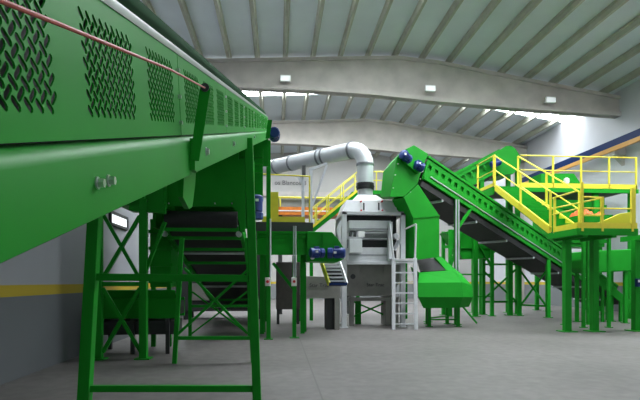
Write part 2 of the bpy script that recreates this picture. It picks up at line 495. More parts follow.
# rear leg carrying the head
q = at(268.5, 338, 13.8); q.z = 0; q.y = 13.8
f = M().bar(q, (q.x, 13.8, 5.45), .12, .12, up=(0, 1, 0)).build('rear_leg', GREEN, cv, bevel=.006)
M().box(q.x - .12, q.x + .12, 13.68, 13.92, 0, .02).build('foot_plate', GREEN, f)
M().tube([(q.x + .05, 13.72, 1.7), (q.x + .05, 13.72, 3.3)], .028, 8).build('conduit', GALV, f)
M().box(q.x - .09, q.x + .05, 13.63, 13.74, Z(268, 286, 13.7), Z(268, 277.5, 13.7)).build('switch_box', WHITE, f, bevel=.01)
M().tube([(q.x - .02, 13.63, Z(268, 281.7, 13.65)), (q.x - .02, 13.59, Z(268, 281.7, 13.65))], .04, 12).build('stop_button', RED, f)

# ------------------------------------------------------------------ lower conveyor running away under the big one
xa, xb = X(167, 11), X(238, 11)
UY0, UY1, UZ0, UZ1 = 10.9, 20.5, Z(200, 221, 11), .62
US = (UZ1 - UZ0) / (UY1 - UY0)


def uz(y): return UZ0 + US * (y - UY0)


uc = thing('underpass_conveyor', 'black belt conveyor seen from below, dropping away under the perforated conveyor', 'conveyor', ((xa + xb) / 2, 14, 0))
M().hexa([(xa, UY0, uz(UY0) - .14), (xb, UY0, uz(UY0) - .14), (xb, UY1, uz(UY1) - .14), (xa, UY1, uz(UY1) - .14),
          (xa, UY0, uz(UY0) + .14), (xb, UY0, uz(UY0) + .14), (xb, UY1, uz(UY1) + .14), (xa, UY1, uz(UY1) + .14)]).build('belt', RUBBER, uc)
M().tube([(xa, UY0, UZ0), (xb, UY0, UZ0)], .20, 20).build('head_drum', RUBBER, uc)
for xx, sg in ((xa - .06, -1), (xb + .06, 1)):
    M().hexa([(xx - .04, UY0 + .1, uz(UY0 + .1) - .2), (xx + .04, UY0 + .1, uz(UY0 + .1) - .2), (xx + .04, UY1, uz(UY1) - .2), (xx - .04, UY1, uz(UY1) - .2),
              (xx - .04, UY0 + .1, uz(UY0 + .1) + .16), (xx + .04, UY0 + .1, uz(UY0 + .1) + .16), (xx + .04, UY1, uz(UY1) + .16), (xx - .04, UY1, uz(UY1) + .16)]).build('side_frame', GREEN, uc)
def uyz(py):  # Y where the underside line meets the given picture row
    y = UY0
    while y < UY1 - .3 and Z(205, py, y) < uz(y) - .24: y += .02
    return y
z = Z(200, 229, 10.86)
M().box(xa - .05, xb + .02, 10.80, 10.88, z - .055, z + .055).build('scraper_bar', GREEN, uc)
M().box(xa - .05, xb + .02, 10.79, 10.88, z + .055, z + .085).build('scraper_blade', GALV, uc)
for xx in (xa - .02, xb + .03):
    M().tube([(xx, 10.74, z - .11), (xx, 10.92, z - .11)], .06, 10).build('bearing', ZINC, uc)
for py, mt, nm in ((237.5, GREEN, 'cross_bar'), (249, GREEN, 'cross_bar'), (252.5, GALV, 'return_roller'), (262.5, GREEN, 'cross_bar'), (286, GALV, 'return_roller'), (299.5, GREEN, 'cross_bar'), (306.5, GALV, 'return_roller')):
    y = uyz(py); zz = uz(y) - .25
    if mt is GREEN: M().bar((xa - .06, y, zz), (xb + .06, y, zz), .06, .07).build(nm, mt, uc)
    else: M().tube([(xa - .04, y, zz), (xb + .04, y, zz)], .035, 10).build(nm, mt, uc)
# its trestle, facing the camera
TY = 9.9
lt, lb = at(182, 238, TY), at(174.5, 360, TY); lb.z = 0; rb = at(253, 360, TY); rb.z = 0; rt = at(247, 238, TY)
f = part('support_frame', uc)
M().bar(at(177, 338, TY), at(252, 338, TY), .06, .07).build('crossbar', GREEN, f)
M().bar(at(178, 334, TY), at(250, 268, TY - .05), .05, .05).build('brace', GREEN, f)
M().bar(at(247, 333, TY), at(184, 268, TY), .05, .05).build('brace', GREEN, f)
M().bar(lb, lt, .085, .085, up=(0, 1, 0)).build('leg', GREEN, f, bevel=.006); M().bar(rb, rt, .085, .085, up=(0, 1, 0)).build('leg', GREEN, f, bevel=.006)
f = part('support_frame', uc)
M().bar((xa - .1, 14.2, .9), (xb + .1, 14.2, .9), .07).build('crossbar', GREEN, f)
M().bar((xa - .06, 14.2, .1), (xb, 14.2, 1.3), .045).build('brace', GREEN, f)
M().bar((xb + .06, 14.16, .1), (xa, 14.16, 1.3), .045).build('brace', GREEN, f)
for xx in (xa - .06, xb + .06): M().bar((xx, 14.2, 0), (xx, 14.2, uz(14.2) - .2), .09, .09, up=(0, 1, 0)).build('leg', GREEN, f)

# chute box feeding it
ch = thing('transfer_chute', 'dark green chute box above the black belt, under the perforated conveyor', 'chute', ((xa + xb) / 2, 11.6, 3.2))
cz0, cz1 = Z(200, 206.5, 10.95), 4.55
M().box(xa - .3, xb + .02, 10.95, 11.0, cz0, cz1).build('front_plate', GREEN, ch, bevel=.005)
M().box(xa - .3, xa - .24, 11.0, 12.6, cz0 - .45, cz1).build('side_plate', GREEN, ch)
M().box(xb + .22, xb + .28, 11.0, 12.6, cz0 - .1, cz1).build('side_plate', GREEN, ch)
cp = [at(px, py, 10.93) for px, py in ((238, 160), (246, 160), (245, 232), (241, 232), (236.5, 212), (233, 207.5))]
M().prism(cp, (0, .06, 0)).build('corner_plate', GREEN, ch)
M().box(xa - .3, xb + .28, 12.6, 12.66, cz0 - .3, cz1).build('back_plate', GREEN, ch)
cb = M()
for px in (169, 192, 215, 232): q = at(px, 203.5, 10.94); M().tube([q, q - V((0, .03, 0))], .018, 6).build('bolt', ZINC, ch)

# upper part of that chute, right of the leg
x0, x1 = X(215, 12.7), X(263, 12.7)
M().box(x0, x1, 12.7, 12.76, Z(240, 195, 12.7), Z(240, 148, 12.7)).build('upper_plate', GREEN, ch)
for py in (156, 163, 171): M().bar((x0, 12.66, Z(240, py, 12.66)), (x1, 12.66, Z(240, py, 12.66)), .06, .07).build('stiffener', GREEN, ch)
mo = motor(ch, at(256.5, 212, 12.3), (0, 0, 1), .15, .42)
plate_on(mo, at(257, 200, 12.1), (0, -1, 0), .08, .06)

# ------------------------------------------------------------------ left trestle, hopper and low conveyor
tr = thing('chute_trestle', 'cross-braced green steel trestle beside the left wall', 'trestle', (X(120, 10.6), 10.6, 0))
TY = 10.55; px0, px1 = 98.5, 143.5
for pxx in (px0, px1):
    b = at(pxx, 356, TY); M().bar((b.x, TY, 0), (b.x, TY, Z(pxx, 199, TY)), .15, .15, up=(0, 1, 0)).build('post', GREEN, tr, bevel=.008)
    M().box(b.x - .15, b.x + .15, TY - .15, TY + .15, 0, .025).build('foot_plate', GREEN, tr)
for a, b in (((103, 214), (140, 279)), ((140, 216), (103, 278)), ((103, 288), (141, 352)), ((140, 288), (103, 352)), ((165, 222), (146, 270))):
    M().bar(at(*a, TY - .03), at(*b, TY + .03), .07, .07).build('brace', GREEN, tr)
M().bar(at(97, 284, TY), at(144, 284, TY), .09, .09).build('cross_bar', GREEN, tr)
M().bar(at(130, 206, TY), at(166, 209, TY), .12, .2).build('top_beam', GREEN, tr)
M().bar(at(99, 201, TY), at(145, 201, TY), .12, .2).build('top_beam', GREEN, tr)
M().box(X(116, TY), X(163, TY), TY + .1, TY + 1.2, Z(140, 205, TY), Z(140, 180, TY)).build('tray', GREEN, tr, bevel=.01)
# hopper behind with stiffening ribs
hx0, hx1 = X(150, 12.4), xa - .16
hp_ = thing('side_hopper', 'dark green ribbed hopper between the trestle and the black belt', 'hopper', ((hx0 + hx1) / 2, 12.9, .8))
M().box(hx0, hx1 - .05, 12.4, 13.6, 1.45, 3.1).build('body', GREEN, hp_, bevel=.01)
for zz in (1.55, 1.95, 2.35, 2.75): M().box(hx0 - .02, hx1, 12.32, 12.4, zz, zz + .08).build('rib', GREEN, hp_)
for xx in (hx0 + .06, hx1 - .11): M().bar((xx, 12.5, 0), (xx, 12.5, 1.45), .1, .1, up=(0, 1, 0)).build('leg', GREEN, hp_)
lx0, lx1 = X(103, 12.2), X(185, 12.2)
lc = thing('low_conveyor', 'low dark green conveyor on the floor behind the left trestle', 'conveyor', ((lx0 + lx1) / 2, 12, 0))
M().box(lx0, lx1, 11.2, 11.28, .78, 1.22).build('side_frame', GREEN, lc, bevel=.01)
M().box(lx0, lx1, 12.1, 12.18, .78, 1.22).build('side_frame', GREEN, lc)
M().box(lx0, lx1, 11.28, 12.1, .85, 1.15).build('belt', RUBBER, lc)
M().prism([(lx0, 11.2, 1.22), (lx1, 11.2, 1.22), (lx1, 11.0, 1.4), (lx0, 11.0, 1.4)], (0, .03, .01)).build('side_flare', GREEN, lc)
M().box(lx0 + .05, lx1 - .05, 11.3, 12.08, .42, .72).build('return_belt_guard', DARK, lc)
for xx in (lx0 + .2, (lx0 + lx1) / 2, lx1 - .2):
    for yy in (11.25, 12.1): M().bar((xx, yy, 0), (xx, yy, .78), .08, .08, up=(0, 1, 0)).build('leg', DARK, lc)

bx = thing('dark_machine_block', 'dark machine block on feet added behind the black belt to block light', 'machine', (-2.4, 21.8, 0))  # dark mass added to keep light out of the left background
M().box(-4.0, -.6, 21.0, 22.6, .35, 3.4).build('body', DARK, bx, bevel=.03)
M().box(-3.6, -1.0, 20.94, 21.0, .8, 1.5).build('service_door', HOPG, bx, bevel=.01)
for xx in (-3.8, -.8):
    for yy in (21.2, 22.4): M().bar((xx, yy, 0), (xx, yy, .35), .2, .2, up=(0, 1, 0)).build('foot', DARK, bx)

# ------------------------------------------------------------------ mezzanine with yellow rail behind the post
mz = thing('sorting_mezzanine', 'mezzanine deck with yellow rail and kickboard under the steel duct', 'platform', (.3, 17, 3.2))
MY = 14.6; mx0, mx1 = X(250, MY), X(309.5, MY); mzf = Z(285, 222, MY)
M().box(mx0, mx1, MY, 20.2, mzf - .12, mzf).build('deck', DARK, mz)
M().box(mx0, mx1 + .1, MY - .1, MY, mzf - .28, mzf - .02).build('edge_beam', DARK, mz)
M().box(X(262, MY), X(305, MY), MY + .02, MY + .05, mzf, mzf + .16).build('kickboard', YELLOW, mz)
rz = Z(285, 175.2, MY)
M().tube([(mx0, MY, rz + .03), (mx1, MY, rz - .02)], .021, 8).build('handrail', YELLOW, mz)
for xx in (mx0 + .02, mx1): M().tube([(xx, MY, mzf), (xx, MY, rz)], .022, 8).build('rail_post', YELLOW, mz)
M().box(X(269.5, 14.8), X(278.5, 14.8), 14.8, 14.84, mzf, Z(274, 192, 14.8)).build('yellow_panel', YELLOW, mz)
for xx in (mx0 + .35, mx1 - .1):
    for yy in (15.8, 19.9): M().bar((xx, yy, 0), (xx, yy, mzf - .12), .14, .14, up=(0, 1, 0)).build('post', GREEN, mz)
# orange and grey machine far behind
oy = 24.0
om = thing('orange_sorter', 'orange and grey sorter far behind the duct supports', 'machine', (1.8, 24.6, 0))
ox0, ox1 = X(276, oy), X(354, oy)
M().box(ox0, ox1, oy, oy + 1.4, Z(300, 215, oy), Z(300, 207, oy)).build('orange_skirt', ORANGE, om, bevel=.01)
M().box(ox0, ox1, oy + .05, oy + 1.35, Z(300, 207, oy), Z(300, 199, oy)).build('grey_body', HOPG, om, bevel=.01)
M().tube([(ox0, oy - .1, Z(300, 198, oy)), (ox1, oy - .1, Z(300, 198, oy))], .05, 8).build('yellow_rail', YELLOW, om)
M().box(ox0, ox1, oy - .03, oy, Z(300, 211.4, oy), Z(300, 210.4, oy)).build('white_stripe', WHITE, om)
for xx in (ox0 + .2, ox1 - .2):
    for yy in (oy + .2, oy + 1.2): M().bar((xx, yy, 0), (xx, yy, Z(300, 215, oy)), .2, .2, up=(0, 1, 0)).build('leg', DARK, om)
    M().bar((xx, oy - .1, Z(300, 207, oy)), (xx, oy - .1, Z(300, 198, oy)), .06, up=(0, 1, 0)).bar((xx, oy - .1, Z(300, 207, oy) + .05), (xx, oy + .1, Z(300, 207, oy) + .05), .06).build('rail_bracket', YELLOW, om)

# duct supports on the mezzanine
SY = 18.6
ds = thing('duct_support', 'galvanised two-post stand with braced arm holding up the steel duct', 'support', (X(307, SY), SY, mzf))
dz = Z(307, 168, SY)
for pxx in (303, 311): M().bar((X(pxx, SY), SY, mzf), (X(pxx, SY), SY, dz), .11, .11, up=(0, 1, 0)).build('post', GALV, ds)
aw = at(327, 163.5, SY)
M().bar((X(309, SY), SY, Z(311, 170, SY)), aw, .09).build('arm', GALV, ds)
M().bar((X(312, SY), SY, Z(312, 206, SY)), aw - V((0, 0, .05)), .08).build('brace', GALV, ds)
M().bar(at(298, 176, SY), at(303, 185, SY), .08).build('brace', GALV, ds)
M().box(X(302, SY), X(305.5, SY), SY - .1, SY - .055, Z(303, 177, SY), Z(303, 166, SY)).build('clamp', DARK, ds)

# ------------------------------------------------------------------ extraction duct
MYF = 17.0  # front of the screening machine
dcx, dcy = X(365.2, 17.9), 17.9
rz_, rr = Z(365, 147.5, 17.9), .295
zt = Z(365, 185, 17.9)
du = thing('extraction_duct', 'large round sheet-steel duct bending down into the grey machine', 'duct', (dcx, dcy, 4.7))
far = at(269, 168.5, 21.5); far.z = rz_ + .02
dirv = (far - V((dcx, dcy, rz_))); dirv.z = 0; dirv.normalize()
E = .62
M().tube([(dcx, dcy, zt - .05), (dcx, dcy, rz_ - E)], rr, 28).build('riser_pipe', DUCT, du)
ep = []
for k in range(7):
    t = math.pi / 2 * k / 6
    ep.append(V((dcx, dcy, rz_ - E)) + dirv * (E * (1 - math.cos(t))) + UP * (E * math.sin(t)))
M().tube(ep, rr, 28).build('elbow', DUCT, du)
e0 = V((dcx, dcy, rz_)) + dirv * E; e1 = e0 + dirv * 7.0
M().tube([e0, e1], rr, 28).build('straight_pipe', DUCT, du)


def ring(c, d, name='flange_ring', w=.035, mt=RING):
    c = V(c); d = V(d); M().tube([c - d * w, c + d * w], rr + .03, 28).build(name, mt, du)


ring((dcx, dcy, rz_ - E), UP); ring(e0, dirv)
for pxx in (324.5, 320, 292, 277):
    # distance along the duct where it crosses that picture column
    lo, hi = 0., 9.
    for _ in range(40):
        md_ = (lo + hi) / 2; q = e0 + dirv * md_ - EYE; uu = q.dot(RT) / q.dot(FW) * FPX + 320
        if uu > pxx: lo = md_
        else: hi = md_
    ring(e0 + dirv * lo, dirv)
M().tube([(dcx, dcy, zt - .18), (dcx, dcy, zt + .06)], rr + .02, 28).tube([(dcx, dcy, zt - .09), (dcx, dcy, zt - .05)], rr + .04, 28).build('rubber_collar', RUBBER, du)

# ------------------------------------------------------------------ grey screening machine
sm = thing('screening_machine', 'light grey screening machine with a hood, below the steel duct', 'machine', (X(373, MYF), MYF + .8, 0))
sx0, sx1 = X(344, MYF), X(402.5, MYF); sy1 = MYF + 1.8


def zz(py): return Z(370, py, MYF)


for xx, yy, py in ((sx0, MYF, 228), (sx1, MYF, 228), (sx0, sy1, 228), (sx1, sy1, 228)):
    M().bar((xx, yy, 0), (xx, yy, zz(212)), .17, .17, up=(0, 1, 0)).build('post', GREY, sm, bevel=.01)
M().bar((sx0 - .08, MYF, zz(213.5)), (sx1 + .08, MYF, zz(213.5)), .17, .12).build('top_beam', GREY, sm, bevel=.008)
M().bar((sx0 - .08, sy1, zz(213.5)), (sx1 + .08, sy1, zz(213.5)), .17, .12).build('top_beam', GREY, sm)
for xx in (sx0, sx1): M().bar((xx, MYF, zz(213.5)), (xx, sy1, zz(213.5)), .15, .12).build('top_beam', GREY, sm)
# hood: tapered
hz0, hz1, hz2 = zz(211.5), zz(199.5), zz(192)
ax0, ax1 = X(346, MYF), X(397, MYF)
hm = M().hexa([(ax0 - .12, MYF + .02, hz0), (ax1 + .0, MYF + .02, hz0), (ax1 + .0, sy1, hz0), (ax0 - .12, sy1, hz0),
               (ax0 + .04, MYF + .16, hz1), (ax1 - .0, MYF + .16, hz1), (ax1 - .0, sy1 - .1, hz1), (ax0 + .04, sy1 - .1, hz1)])
hd = hm.build('hood', GREY, sm, bevel=.012)
nx0, nx1 = dcx - .33, dcx + .33
M().hexa([(ax0 + .25, MYF + .3, hz1), (ax1 - .3, MYF + .3, hz1), (ax1 - .3, sy1 - .15, hz1), (ax0 + .25, sy1 - .15, hz1),
          (nx0, dcy - .33, hz2), (nx1, dcy - .33, hz2), (nx1, dcy + .33, hz2), (nx0, dcy + .33, hz2)]).build('hood_neck', GREY, hd, bevel=.01)
M().tube([(dcx, dcy, hz2 - .02), (dcx, dcy, zt - .1)], rr - .02, 24).build('duct_spigot', GREY, hd)
M().prism([(ax1, MYF + .1, hz0), (ax1, MYF + .1, hz1), (ax1 + .22, MYF + .1, hz1), (ax1 + .08, MYF + .1, hz0)], (0, 1.4, 0)).build('side_flare', GREY, hd)
ya_ = MYF - .0
for pxx in (364, 379):
    q0, q1 = at(pxx, 203, ya_ + .02), at(pxx, 209.5, ya_ + .02)
    M().tube([q0 + V((0, .06, 0)), q0, q1, q1 + V((0, .06, 0))], .025, 8).build('handle', DARK, hd)
hb = M()
for pxx, py in ((361, 201.5), (361, 210.5), (382, 201.5), (382, 210.5)):
    q = at(pxx, py, ya_ + .08); M().tube([q + V((0, .1, 0)), q - V((0, .06, 0))], .03, 8).build('clamp_knob', RED, hd)
# inner body
ix0, ix1 = X(348.5, MYF + .1), X(390, MYF + .1); iy = MYF - .02
M().box(ix0, sx1 - .1, iy + .5, sy1 - .05, zz(262), zz(214)).build('dark_interior', DARK, sm)
M().box(ix0, ix1, iy, iy + .5, zz(231), zz(220.5)).build('upper_panel', GREY, sm, bevel=.012)
M().box(ix0, ix1, iy - .02, iy, zz(229.4), zz(228.6)).build('seam_strip', RING, sm)
M().box(ix0, ix1, iy + .03, iy + .5, zz(239), zz(231.5)).build('middle_panel', GREY, sm, bevel=.01)
gr = M()
for k in range(4): gr.box(X(363.5, iy), X(387.5, iy), iy - .0, iy + .03, zz(237.8 - k * 1.2), zz(237.2 - k * 1.2))
gr.build('grille', DARK, sm)
for pxx in (350, 354.5): M().bar(at(pxx, 236.5, iy - .04), at(pxx + .8, 231.5, iy - .04), .09).build('latch', DARK, sm)
q = at(361.5, 234, iy - .06); M().box(q.x - .11, q.x + .11, q.y, q.y + .1, q.z - .1, q.z + .1).build('junction_box', WHITE, sm, bevel=.01)
M().box(X(348, iy), X(360.5, iy), iy - .35, iy + .1, zz(253.5), zz(240)).build('control_cabinet', GREY, sm, bevel=.015)
M().box(ix0, X(388.5, iy), iy + .1, iy + .5, zz(262.5), zz(247.3)).build('lower_panel', GREY, sm, bevel=.01)
M().box(ix0, X(388.5, iy), iy + .08, iy + .1, zz(255.2), zz(254.5)).build('seam_strip', RING, sm)
M().box(X(388, iy), X(392, iy), iy - .1, iy + .1, zz(263), zz(222)).build('inner_post', GREY, sm, bevel=.008)
q = at(396.5, 236, iy); M().tube([q, q + V((0, .3, 0))], .1, 16).build('eccentric_cover', GREY, sm)
q = at(396.5, 247, iy); M().tube([at(394, 250, iy), at(399.5, 240, iy)], .07, 10).build('spring_strut', GALV, sm)
M().bar((sx0, MYF, zz(263)), (sx1, MYF, zz(263)), .15, .11).build('lower_beam', GREY, sm, bevel=.008)
M().bar(at(337.5, 230, MYF), at(346, 213, MYF), .12, .1).build('side_strut', GREY, sm)
M().bar(at(337.5, 229, MYF), at(341, 243, MYF), .10, .1).build('side_strut', GREY, sm)
M().bar(at(341, 242, MYF), at(345, 246, MYF), .08, .08).build('side_strut', GREY, sm)
for xx in (sx0, sx1):
    for yy in (MYF, sy1): M().box(xx - .14, xx + .14, yy - .14, yy + .14, 0, .02).build('foot_plate', GREY, sm)
M().bar((sx0, MYF, Z(344, 300, MYF)), (sx0 - 0.45, MYF, Z(344, 300, MYF)), .05).build('tie_rod', GREY, sm)

# ------------------------------------------------------------------ hoppers below, with lettering
def lettered(parent, txt, p, size):
    c = bpy.data.curves.new('lettering', 'FONT'); c.body = txt; c.size = size; c.extrude = .004
    o = bpy.data.objects.new('lettering', c); col.objects.link(o); c.materials.append(INK)
    o.location = V(p); o.rotation_euler = (math.pi / 2, 0, 0)
    return to_mesh(o, parent)


HY = 17.6
hr = thing('grey_hopper', 'grey steel hopper under the light grey screening machine, lettered on its face', 'hopper', (X(373, HY), HY + .6, 0))
pts = [at(px, py, HY) for px, py in ((348, 263), (400, 263), (400, 281), (391, 296), (348, 296))]
M().prism(pts, (0, 1.3, 0)).build('body', HOPG, hr, bevel=.015)
M().bar(at(348, 273.5, HY - .01), at(399, 273.5, HY - .01), .05, .05).build('rim', HOPG, hr)
for pxx in (361, 384): M().bar(at(pxx, 264, HY - .02), at(pxx, 273, HY - .02), .04, .05, up=(0, 1, 0)).build('stiffener', HOPG, hr)
lettered(hr, 'Star Trac', at(366.5, 286.3, HY - .02), .17)
q = at(353, 276.5, HY - .06); M().tube([q, q + V((0, .1, 0))], .09, 12).build('round_hatch', DARK, hr)
for pxx, yy in ((352, HY + .1), (394, HY + .1), (356, HY + 1.2), (392, HY + 1.2)):
    M().bar((X(pxx, HY), yy, 0), (X(pxx, HY), yy, Z(370, 290, HY)), .16, .16, up=(0, 1, 0)).build('leg', HOPG, hr)
M().bar((X(352, HY), HY + .5, .9), (X(394, HY), HY + .5, .25), .06).bar((X(352, HY), HY + .5, .25), (X(394, HY), HY + .5, .9), .06).build('brace', GREEN, hr)
M().bar((X(362, HY), HY + .9, 0), (X(362, HY), HY + .9, .95), .2, .2, up=(0, 1, 0)).build('screw_drive', GREEN, hr)
M().box(X(386, HY), X(399, HY), HY + .05, HY + .9, 0, Z(390, 297, HY)).build('side_cabinet', HOPG, hr, bevel=.01)
M().box(X(348, HY), X(398, HY), HY, HY + .08, Z(370, 301, HY), Z(370, 297.5, HY)).build('base_beam', HOPG, hr)

HY = 16.2
hl = thing('small_grey_hopper', 'smaller grey lettered hopper left of the screening machine, under blue motors', 'hopper', (X(320, HY), HY + .6, 0))
pts = [at(px, py, HY) for px, py in ((301, 276), (326, 276.5), (341, 280), (341, 296), (301, 296))]
M().prism(pts, (0, 1.2, 0)).build('body', HOPG, hl, bevel=.015)
lettered(hl, 'Star Trac', at(309.5, 287, HY - .02), .17)
for pxx, yy in ((304, HY + .08), (337, HY + .08), (306, HY + 1.1), (334, HY + 1.1)):
    M().bar((X(pxx, HY), yy, 0), (X(pxx, HY), yy, Z(320, 290, HY)), .15, .15, up=(0, 1, 0)).build('leg', HOPG, hl)
M().box(X(327, HY), X(337, HY), HY + .2, HY + .9, 0, Z(330, 298, HY)).build('side_cabinet', DARK, hl)
M().bar((X(301, HY), HY + .04, Z(320, 297, HY)), (X(341, HY), HY + .04, Z(320, 297, HY)), .08, .08).build('base_beam', HOPG, hl)
q = thing('floor_cabinet', 'dark cabinet on the floor behind the two switch posts', 'cabinet', (X(284, 18.5), 19, 0))
M().box(X(276, 18.5), X(300, 18.5), 18.5, 19.6, .55, 2.3).build('body', BROWN, q, bevel=.02)
for pxx in (278, 298):
    for yy in (18.6, 19.5): M().bar((X(pxx, 18.5), yy, 0), (X(pxx, 18.5), yy, .55), .1, .1, up=(0, 1, 0)).build('leg', DARK, q)

# ------------------------------------------------------------------ ladder
lad = thing('access_ladder', 'light grey fixed ladder with handrails up the right side of the grey machine', 'ladder', (X(405, 16.2), 16.2, 0))
LY = 16.15
for p0, p1, tops in (((393.5, 331), (393.5, 258), [(391.5, 240), (389.5, 224)]), ((416, 331), (415, 258), [(416, 224)])):
    b = at(p0[0], 330, LY); b.z = 0; t = at(p1[0], p1[1], LY + .25)
    M().bar(b, t, .12, .06, up=(0, 1, 0)).build('side_rail', GREY, lad, bevel=.005)
    M().tube([t] + [at(a, c, LY + .3) for a, c in tops], .035, 8).build('handrail', GREY, lad)
hr_ = at(416, 224, LY + .3)
M().tube([hr_, at(404.5, 229.5, LY + .6)], .028, 8).build('handrail', GREY, lad)
for k in range(7):
    t = (k + .55) / 7.0
    b = at(393.5, 330, LY); b.z = 0; e = at(393.5, 258, LY + .25)
    b2 = at(416, 330, LY); b2.z = 0; e2 = at(415, 258, LY + .25)
    M().bar(b.lerp(e, t), b2.lerp(e2, t), .05, .045).build('rung', GREY, lad)
M().box(X(393, LY + .2), X(416, LY + .2), LY + .2, MYF - .1, Z(400, 261, LY + .2), Z(400, 258.5, LY + .2)).build('top_plate', GREY, lad, bevel=.005)

# ------------------------------------------------------------------ green transfer conveyor with two blue motors
GY = 14.35
tc_ = thing('transfer_conveyor', 'short green box conveyor with rounded end hood and two blue motors', 'conveyor', (X(300, GY), GY + .6, 2.3))


def web(p0, p1, hvec, n, hole, name, parent, material, dark=True, back=None):
    """plate between p0 and p1 (bottom edge) with n rectangular openings"""
    p0 = V(p0); p1 = V(p1); h = V(hvec); m = M(); d = (p1 - p0) / n
    (u0, u1, v0, v1) = hole
    for k in range(n):
        o = p0 + d * k; A = [o, o + d, o + d + h, o + h]
        B = [o + d * u0 + h * v0, o + d * u1 + h * v0, o + d * u1 + h * v1, o + d * u0 + h * v1]
        m.add(A + B, [(0, 1, 5, 4), (1, 2, 6, 5), (2, 3, 7, 6), (3, 0, 4, 7)])
    o = m.build(name, material, parent, solid=.02); o.data.shade_flat(); return o


gx0, gx1 = X(257, GY), X(307, GY); gz0, gz1 = Z(285, 255, GY), Z(285, 231.5, GY)
web((gx0, GY, gz0 + .1), (gx1, GY, gz0 + .1), (0, 0, gz1 - gz0 - .14), 6, (.14, .86, .42, .72), 'side_web', tc_, GREEN)
M().box(gx0, gx1, GY - .06, GY + .02, gz1 - .06, gz1).build('top_flange', GREEN, tc_)
M().box(gx0, gx1, GY - .06, GY + .02, gz0, gz0 + .1).build('bottom_flange', GREEN, tc_)
M().box(gx0, gx1, GY + .1, GY + 1.1, gz0 + .1, gz1 - .1).build('trough', GREEN, tc_)
M().box(gx0, gx1, GY + .12, GY + 1.08, gz1 - .1, gz1 - .06).build('belt', RUBBER, tc_)
pts = [at(px, py, GY - .1) for px, py in ((307, 231.5), (332, 232), (338, 239), (344.5, 249), (344, 259), (338, 262), (307, 261))]
hh = M().prism(pts, (0, 1.25, 0)).build('end_hood', GREEN, tc_, bevel=.012)
M().bar(at(323, 232.5, GY - .12), at(323, 246, GY - .12), .03, .02, up=(0, 1, 0)).build('seam', GREEN, hh)
mo = motor(tc_, at(319.5, 253, GY - .25), (-1, -.25, 0), .13, .3); plate_on(mo, at(317, 251.5, GY - .45), (0, -1, 0), .07, .06)
mo = motor(tc_, at(333, 253, GY - .25), (1, -.1, 0), .14, .36); plate_on(mo, at(335, 252.5, GY - .43), (0, -1, 0), .08, .06)
q = at(312.5, 257, GY - .2); M().tube([q, q + V((0, .15, 0))], .07, 10).build('bearing', ZINC, tc_)
for pxx in (261, 304):
    M().bar((X(pxx, GY) , GY + .9, 0), (X(pxx, GY), GY + .9, gz0 + .05), .13, .13, up=(0, 1, 0)).build('leg', GREEN, tc_)
M().bar(at(273, 263, GY + .5), at(296, 292, GY + .5), .09, .09).build('brace', GREEN, tc_)

# the two switch posts in front of it
for pxx, lb in ((294.3, 'thin green post with a red stop button standing in front of the green box conveyor'),):
    py_ = 14.1 if pxx > 280 else 14.05
    b = at(pxx, 339, py_); zt_ = Z(pxx, 256 if pxx > 280 else 232, py_)
    t = thing('switch_post', lb, 'post', (b.x, py_, 0))
    M().bar((b.x, py_, 0), (b.x, py_, zt_), .11, .11, up=(0, 1, 0)).build('post', GREEN, t, bevel=.006)
    M().box(b.x - .13, b.x + .13, py_ - .13, py_ + .13, 0, .02).build('foot_plate', GREEN, t)
    cm = M()
    for dx in ((-.02, .035) if pxx > 280 else (.035,)): cm.tube([(b.x + dx, py_ - .075, 1.72), (b.x + dx, py_ - .075, Z(pxx, 226, py_ - .07))], .02, 8)
    cm.build('conduit', GALV, t)
    sb = M().box(b.x - .085, b.x + .06, py_ - .17, py_ - .056, Z(pxx, 286, py_), Z(pxx, 277.5, py_)).build('switch_box', WHITE, t, bevel=.01)
    zc = Z(pxx, 281.5, py_); M().tube([(b.x - .01, py_ - .17, zc), (b.x - .01, py_ - .21, zc)], .04, 12).build('stop_button', RED, sb)

# slatted grey chute below the motors
LYc = 15.2
lc2 = thing('slatted_chute', 'small slatted grey chute with blue lip under the two blue motors', 'chute', (X(335, LYc), LYc, 1.7))
A, B, C_, D = at(321.5, 262.5, LYc + .5), at(340, 262.5, LYc + .5), at(347, 284, LYc), at(329, 284, LYc)
for k in range(6):
    t = k / 6 + .03; M().bar(A.lerp(D, t), B.lerp(C_, t), .09, .05).build('slat', GREY, lc2)
M().bar(A, D, .05, .16).build('side_plate', CHUTEY, lc2); M().bar(B, C_, .05, .12).build('side_plate', GREY, lc2)
M().bar(D + V((0, 0, .0)), C_, .10, .08).build('blue_lip', CRBLUE, lc2)
M().prism([A + V((0, .12, -.05)), B + V((0, .12, -.05)), C_ + V((0, .12, -.05)), D + V((0, .12, -.05))], (0, .02, -.01)).build('back_plate', DARK, lc2)

# ------------------------------------------------------------------ yellow stair behind the grey machine
fs = thing('far_stair', 'distant stair with yellow handrails climbing behind the grey machine hood', 'stair', (2.4, 20, 3.3))
FSY = 19.9
s0, s1 = at(312, 227, FSY), at(358, 190, FSY)
for yy in (FSY, FSY + .8):
    o = V((0, yy - FSY, 0))
    M().bar(s0 + o, s1 + o, .05, .10).build('stringer', YELLOW if yy == FSY else GREEN, fs)
    M().bar(s0 + o - V((0, -.02, .14)), s1 + o - V((0, -.02, .14)), .04, .16).build('stringer_plate', GREEN, fs)
    M().tube([s0 + o + V((0, 0, .75)), s1 + o + V((0, 0, .75))], .022, 8).tube([s0 + o + V((0, 0, .4)), s1 + o + V((0, 0, .4))], .018, 8).build('handrail', YELLOW, fs)
    for t in (.1, .36, .68, 1.):
        q = s0.lerp(s1, t) + o; M().tube([q, q + V((0, 0, .75))], .026, 8).build('rail_post', YELLOW, fs)
